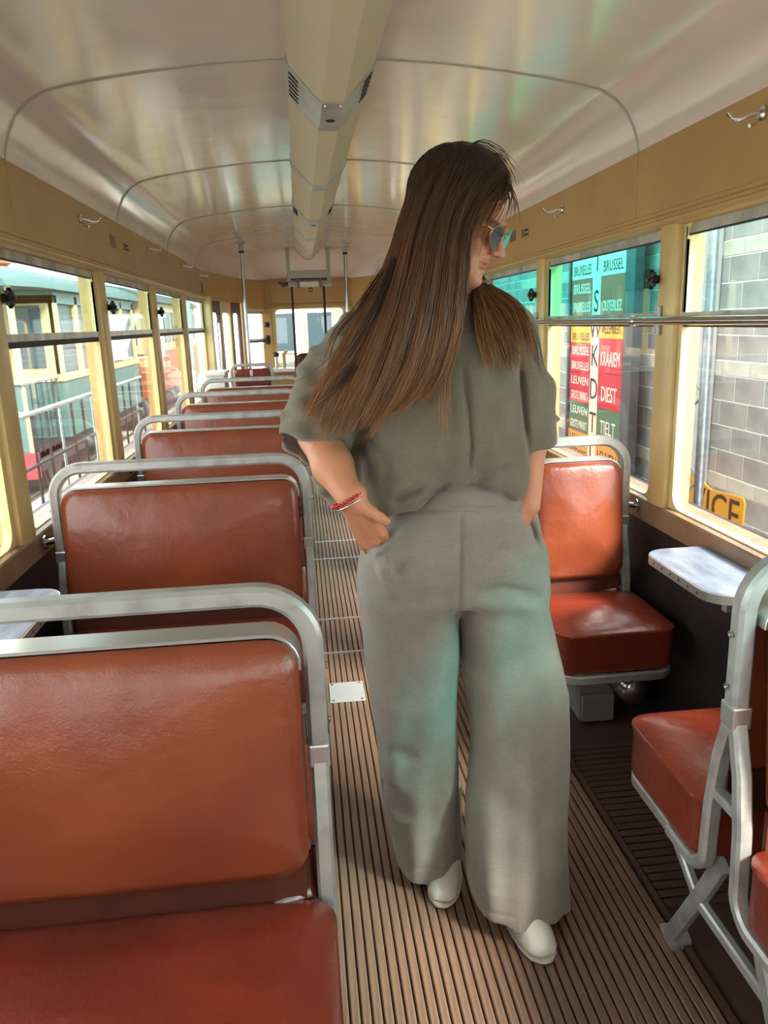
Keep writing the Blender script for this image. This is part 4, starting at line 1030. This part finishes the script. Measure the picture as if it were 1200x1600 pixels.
nd = ms_.node_tree.nodes; va = nd.new('ShaderNodeVertexColor'); va.layer_name = 'Col'; ms_.node_tree.links.new(va.outputs[0], nd['Principled BSDF'].inputs['Base Color'])
nd['Principled BSDF'].inputs['Subsurface Weight'].default_value = .12; nd['Principled BSDF'].inputs['Subsurface Radius'].default_value = (.01,.004,.002)
pchild('body', body, 'skin')

# ---- boots
def boot(heel, toe, name):
    h = Vector(heel); t = Vector(toe); L_ = (t-h).length; d = (t-h).normalized(); s = Vector((d.y,-d.x,0))
    def lc(X, Y, Z): dx, dy = X-h.x, Y-h.y; return dx*d.x+dy*d.y, dx*s.x+dy*s.y, Z
    def fn(X, Y, Z):
        a, b, z = lc(X, Y, Z)
        w = np.interp(a, [-.02,.0,.06,.13,.19,.225,L_-.006,L_], [.022,.031,.034,.043,.043,.036,.024,.016]).astype(f32)
        top = np.interp(a, [-.02,.0,.05,.10,.15,.20,L_-.02,L_], [.20,.21,.20,.098,.074,.062,.052,.044]).astype(f32)
        zz = np.clip((z-.016)/(top-.016), -1, 1.5)
        q = np.sqrt((b/w)**2+np.maximum(0,zz)**2.2)
        f = (q-1)*np.minimum(w, .03)
        f = smax(f, .016-z, .004); f = smax(f, a-L_, .010); f = smax(f, -.005-a, .02)
        sh = smax(cone(a,b,z,(.035,0,.05),(.035,0,.22),.036,.042), .016-z, .004)
        return smin(f, smax(sh, z-.21, .004), .02)
    c = (h+t)/2
    V, Fc = surfnet(fn, (c.x-.18,c.y-.20,.004), (c.x+.18,c.y+.20,.24), .0036); V = smooth_verts(V, Fc, 3)
    o = pchild(name, npmesh('boot', [(V,Fc)]), 'boot_leather')
    out = []
    for a, w in [(-.008,.018),(.0,.031),(.06,.036),(.10,.040),(.13,.044),(.16,.0445),(.19,.043),(.21,.039),(.228,.032),(L_-.006,.021),(L_,.015),(L_+.003,.006)]: out.append((a, w))
    P = [h+d*a+s*w for a, w in out] + [h+d*a-s*w for a, w in out[::-1]]
    k = MB().rings([[(p.x,p.y,.001) for p in P], [(p.x,p.y,.004) for p in P]]).build('sole', 'boot_sole', o); 
    k2 = MB().rings([[(p.x,p.y,.004) for p in P], [(p.x,p.y,.0125) for p in P]]).build('welt', 'boot_welt', o)
mat('boot_leather', srgb(232,228,216), .32, coat=.2, bump=.0004, bscale=120); mat('boot_sole', srgb(84,72,62), .6); mat('boot_welt', srgb(226,220,206), .5)
boot((.335,1.83,0), (.272,1.588,0), 'boot'); boot((.437,1.63,0), (.474,1.388,0), 'boot')

# ---- bracelet and watch clasp
wr = Vector(A3(544,779,1.577)); ax_ = (Vector(KN[1])-Vector(A3(520,728,1.632))).normalized(); u1 = ax_.orthogonal().normalized(); v1 = ax_.cross(u1)
mb = MB()
for j in range(26):
    a = 2*PI*j/26; c = wr + u1*math.cos(a)*.0365 + v1*math.sin(a)*.0355
    mb.lathe(c-Vector((0,0,.0042)), (0,0,1), [(0,0),(.0030,.001),(.0042,.0042),(.0030,.0074),(0,.0084)], 8)
mat('red_beads', srgb(190,24,40), .3); mat('gold', srgb(226,176,116), .2, 1.0)
pchild('bracelet', mb.mesh('bracelet', True, 60), 'red_beads')
rp = [wr - ax_*.004 + u1*math.cos(2*PI*j/24)*.0345 + v1*math.sin(2*PI*j/24)*.0335 + ax_*.014 for j in range(25)]
pchild('chain_bracelet', MB().tube(rp, .0016, 6).mesh('chain', True, 60), 'steel')

# ---- sunglasses
mat('lens', srgb(52,60,56), .08, .6, coat=.6); mat('gold_frame', srgb(224,180,130), .2, 1.0)
SG = thing('x', None, None); SG.name = 'sunglasses'; SG.parent = PER; SG.matrix_parent_inverse = Matrix.Translation(-Vector(PER.location))
for sx in (-1, 1):
    tear = []
    for j in range(28):
        a = 2*PI*j/28; c_, s_ = math.cos(a), math.sin(a)
        r_x = .0300; r_z = .021 if s_ > 0 else .0265
        tear.append((c_*r_x*(1-.16*(s_ < 0)*abs(s_)) + .004*(s_ < 0)*abs(s_), s_*r_z))
    cx = .0355
    def lp(a, b, off): return hw_((sx*(cx+a), -.1065+off+.35*(a+.0)**2*20*.5+max(0,a)*.22, -.004+b))
    rg = [[lp(a, b, .0010) for a, b in tear], [lp(a, b, -.0010) for a, b in tear]]
    mb = MB(); mb.rings(rg); mb.build('lens', 'lens', SG, True, 30)
    MB().tube([lp(a*1.02, b*1.02, 0) for a, b in tear+tear[:1]], .0012, 6).build('rim', 'gold_frame', SG, True, 60)
    hn = lp(.0285, .008, 0)
    MB().tube([hn, hw_((sx*.070,-.090,.006)), hw_((sx*.075,-.05,.004)), hw_((sx*.077,.01,.002)), hw_((sx*.075,.035,-.02))], .0014, 6).build('temple', 'gold_frame', SG, True, 60)
    MB().tube([hw_((sx*.012,-.106,-.006)), hw_((sx*.009,-.100,-.012))], .0022, 6).build('nose_pad', 'gold_frame', SG, True, 60)
for z in (.004, .016):
    MB().tube([hw_((-.011,-.1065,z-.003)), hw_((0,-.112,z)), hw_((.011,-.1065,z-.003))], .0012, 6).build('bridge', 'gold_frame', SG, True, 60)

# ---- hair: a lofted under-layer on guide curves, covered with tapered strands
GL = [  # image-left fall, outermost first: (px, py, depth)
 [(716,231,1.735),(656,268,1.72),(627,335,1.70),(600,420,1.67),(556,500,1.64),(506,590,1.60),(470,648,1.58)],
 [(722,229,1.715),(662,266,1.68),(628,342,1.645),(602,430,1.62),(560,520,1.585),(512,612,1.555),(490,672,1.55)],
 [(732,228,1.69),(684,262,1.635),(648,345,1.60),(622,440,1.575),(590,530,1.550),(552,620,1.535),(520,684,1.535)],
 [(748,230,1.68),(706,268,1.612),(672,350,1.580),(652,450,1.555),(626,540,1.540),(596,620,1.530),(566,672,1.530)],
 [(768,240,1.675),(736,272,1.600),(700,350,1.572),(684,450,1.548),(668,540,1.538),(640,610,1.530),(604,650,1.530)],
 [(786,256,1.67),(760,282,1.600),(724,352,1.566),(712,440,1.548),(704,520,1.540),(684,590,1.535),(650,634,1.533)],
 [(796,276,1.665),(775,296,1.605),(738,356,1.562),(728,430,1.548),(722,500,1.543),(708,560,1.538),(690,610,1.536)],
]
GR = [  # her left side, over the far shoulder
 [(760,236,1.72),(772,300,1.77),(748,390,1.77),(752,434,1.705),(802,468,1.662),(827,510,1.635),(834,560,1.625)],
 [(752,236,1.72),(760,320,1.76),(742,408,1.745),(750,446,1.66),(788,486,1.608),(808,528,1.575),(814,570,1.562)],
 [(745,236,1.72),(748,330,1.74),(736,428,1.72),(750,462,1.63),(763,504,1.578),(779,545,1.552),(789,580,1.545)],
 [(740,236,1.71),(738,340,1.70),(738,436,1.70),(740,476,1.602),(744,520,1.560),(751,560,1.546),(757,590,1.543)],
]
def cr(P, t):
    """Catmull-Rom along P, t in 0..1"""
    n = len(P)-1; x = min(max(t,0),.99999)*n; i = int(x); f = x-i
    p0, p1, p2, p3 = P[max(i-1,0)], P[i], P[i+1], P[min(i+2,n)]
    return .5*((2*p1)+(p2-p0)*f+(2*p0-5*p1+4*p2-p3)*f*f+(3*p1-p0-3*p2+p3)*f**3)
def guides(G): return [[at(*q) for q in g] for g in G]
def gpoint(G, s, t):
    """surface through the guides: s across, t along"""
    n = len(G)-1; x = min(max(s,0),.99999)*n; i = int(x); f = x-i
    a = cr(G[i], t); b = cr(G[i+1], t); return a.lerp(b, f)
rnd = random.Random(11)
HV = []; HF = []; HC_ = []
def ombre(t, v, warm):
    a = np.array(srgb(44,29,22)); b = np.array(srgb(104,66,40)); c = np.array(srgb(168,114,66))
    q = a+(b-a)*min(1,max(0,(t-.15)/.45)) if t < .6 else b+(c-b)*min(1,(t-.6)/.4)*warm
    q = q*v; q[3] = 1; return q
def outside(p, m=1.06):
    d = p-HC; x, y, z = d.dot(sd_), -d.dot(fw_), d.dot(up_)
    q = math.sqrt((x/.083)**2+((y-.018)/.102)**2+((z-.044)/.092)**2)
    if q >= m or z < -.09: return p
    s = m/max(q,.2); return p.lerp(HC + sd_*(x*s) - fw_*(.018+(y-.018)*s) + up_*(.044+(z-.044)*s), min(1, (z+.09)/.09))
def strand(P, r, v, warm, n=3, jit=0.):
    mg = 1.04+.06*rnd.random(); P = [outside(p, mg) for p in P]
    k = len(HV); m = len(P)
    for i, p in enumerate(P):
        t = (P[min(i+1,m-1)]-P[max(i-1,0)]).normalized(); sd = t.cross(Vector((0,-1,0.05))).normalized(); up = sd.cross(t)
        f = i/(m-1); rr = r*(min(1,.45+f*4) if f < .2 else 1)*(1-max(0,(f-.55)/.45)**1.6*.92)
        c = ombre(f, v, warm)
        for j in range(n): a = 2*PI*j/n; HV.append(p+sd*math.cos(a)*rr+up*math.sin(a)*rr); HC_.append(c)
    for i in range(m-1):
        for j in range(n):
            a = k+i*n+j; b = k+i*n+(j+1) % n; HF.append((a, b, b+n, a+n))
def sheet(G, ns, nt, th, t1=.9):
    k = len(HV)
    for side in (0,1):
        for i in range(ns+1):
            for j in range(nt+1):
                t = t1*j/nt; p = gpoint(G, i/ns, t); ta = (th*(1-.75*t))*(math.sin(PI*min(1,max(.0,i/ns)))**.4 if 0 < i < ns else .1)
                wv = .003*math.sin(i*2.3+j*.5)
                HV.append(p+Vector((0, (ta+.012 if side else .018)+wv, 0))); HC_.append(ombre(t, .62, .8))
    row = nt+1; blk = (ns+1)*row
    for side in (0,1):
        for i in range(ns):
            for j in range(nt):
                a = k+side*blk+i*row+j; q = (a, a+row, a+row+1, a+1); HF.append(q if side else q[::-1])
    for i in range(ns):
        for j in (0, nt): a = k+i*row+j; HF.append((a, a+row, a+row+blk, a+blk))
    for j in range(nt):
        for i in (0, ns): a = k+i*row+j; HF.append((a, a+1, a+1+blk, a+blk))
g1 = guides(GL); g2 = guides(GR)
sheet(g1, 48, 26, .07, .80); sheet(g2, 24, 24, .04, .66)
def fall(G, count, r0, r1, depth, spread, rag=.28):
    for c in range(count):
        s = rnd.random(); lock = math.sin(s*37)*.5+math.sin(s*91+1)*.5
        T = 1.0-rag*rnd.random()**1.6 + .05*lock; dpt = depth*(rnd.random()**1.5) ; ph = rnd.random()*6; am = .0015+.003*rnd.random(); ds = (rnd.random()-.5)*spread
        s1 = s+ds; P = []; fr = 5+rnd.random()*6; clump = .25*math.sin(s*60)
        for i in range(17):
            f = i/16; t = f*T
            p = gpoint(G, s+(s1-s)*f+.016*clump*f*f, t)
            P.append(p+Vector((am*math.sin(ph+f*fr)*(.3+f), -.002-.012*dpt/depth*0+am*.6*math.cos(ph*1.7+f*fr)-dpt*.35*math.sin(PI*min(1,f*1.2))**.5*0 - (.002+.010*(.5+.5*math.sin(s*44))*min(1,f*3)*(rnd.random()*.15+.85)), 0)))
        strand(P, r0+(r1-r0)*rnd.random(), .55+.95*rnd.random()**1.6*(.75+.25*math.sin(s*53)), .45+.75*rnd.random())
fall(g1, 1600, .0009, .0021, .02, .06, .34); fall(g2, 420, .0009, .0018, .02, .12, .5)
# wisps leaving the mass
for (a, n_) in (([(728,395,1.560),(718,470,1.546),(706,520,1.540),(694,580,1.535),(690,640,1.533),(696,690,1.540)],46), ([(790,285,1.61),(799,300,1.605),(803,325,1.61),(800,350,1.615)],14), ([(700,262,1.66),(740,226,1.67),(780,243,1.66),(800,275,1.655),(806,310,1.65)],18),
                ([(600,420,1.62),(560,480,1.60),(520,530,1.58),(508,600,1.57),(520,640,1.56)],14), ([(620,400,1.60),(575,500,1.56),(535,560,1.54),(490,600,1.53),(470,610,1.53)],26), ([(812,490,1.63),(834,530,1.64),(842,590,1.64),(853,655,1.64)],10),
                ([(660,460,1.55),(640,560,1.53),(600,640,1.525),(570,690,1.53)],30), ([(700,500,1.54),(660,590,1.53),(610,655,1.528)],26), ([(770,505,1.58),(800,545,1.58),(830,575,1.60)],12), ([(760,500,1.58),(790,560,1.555),(806,580,1.56)],12),
                ([(792,278,1.612),(776,306,1.585),(752,345,1.568),(738,390,1.560)],40), ([(796,282,1.612),(790,308,1.592),(776,335,1.580),(758,356,1.572)],16), ([(640,330,1.66),(612,400,1.64),(585,450,1.63),(560,470,1.64)],12), ([(575,560,1.54),(545,630,1.53),(512,672,1.535),(500,694,1.54)],30), ([(560,570,1.54),(510,625,1.54),(480,650,1.55)],26)):
    B_ = [at(*q) for q in a]
    for c in range(n_):
        o1 = Vector((rnd.gauss(0,.006), rnd.gauss(0,.004), rnd.gauss(0,.004))); o2 = Vector((rnd.gauss(0,.010), rnd.gauss(0,.004)-.003, rnd.gauss(0,.010))); T = .75+.25*rnd.random()
        strand([cr(B_, T*i/13)+o1.lerp(o2, i/13) for i in range(14)], .0005+.0006*rnd.random(), .8+.5*rnd.random(), 1.0)
# scalp cap
def f_cap(X, Y, Z):
    x, y, z = head_local(X, Y, Z)
    f = ell(x,y,z,(0,.018,.044),(.083,.102,.092))
    f = smin(f, ell(x,y,z,(0,.060,-.03),(.074,.058,.10)), .04)
    # leave the face free: everything in front of the hairline
    hl = np.interp(z, [-.15,-.02,.038,.060,.085,.12], [.012,-.005,-.042,-.076,-.110,-.14]).astype(f32)
    return smax(f, hl-y, .012)
V, Fc = surfnet(f_cap, (HC.x-.16,HC.y-.16,HC.z-.18), (HC.x+.16,HC.y+.18,HC.z+.18), .004); V = smooth_verts(V, Fc, 2)
hv = np.concatenate([np.array([tuple(p) for p in HV]), V]); nf = len(HF)
me = bpy.data.meshes.new('hair'); me.from_pydata(hv.tolist(), [], HF+(Fc+len(HV)).tolist())
hc = np.concatenate([np.array(HC_), np.tile(np.array(srgb(44,29,22)), (len(V),1))]); ca = me.color_attributes.new('Col','FLOAT_COLOR','POINT'); ca.data.foreach_set('color', hc.astype(f32).ravel())
me.shade_smooth()
mh_ = mat('hair_brown', srgb(70,46,32), .42, spec=.45); nd = mh_.node_tree.nodes; va = nd.new('ShaderNodeVertexColor'); va.layer_name = 'Col'; mh_.node_tree.links.new(va.outputs[0], nd['Principled BSDF'].inputs['Base Color'])
pchild('hair', me, 'hair_brown')
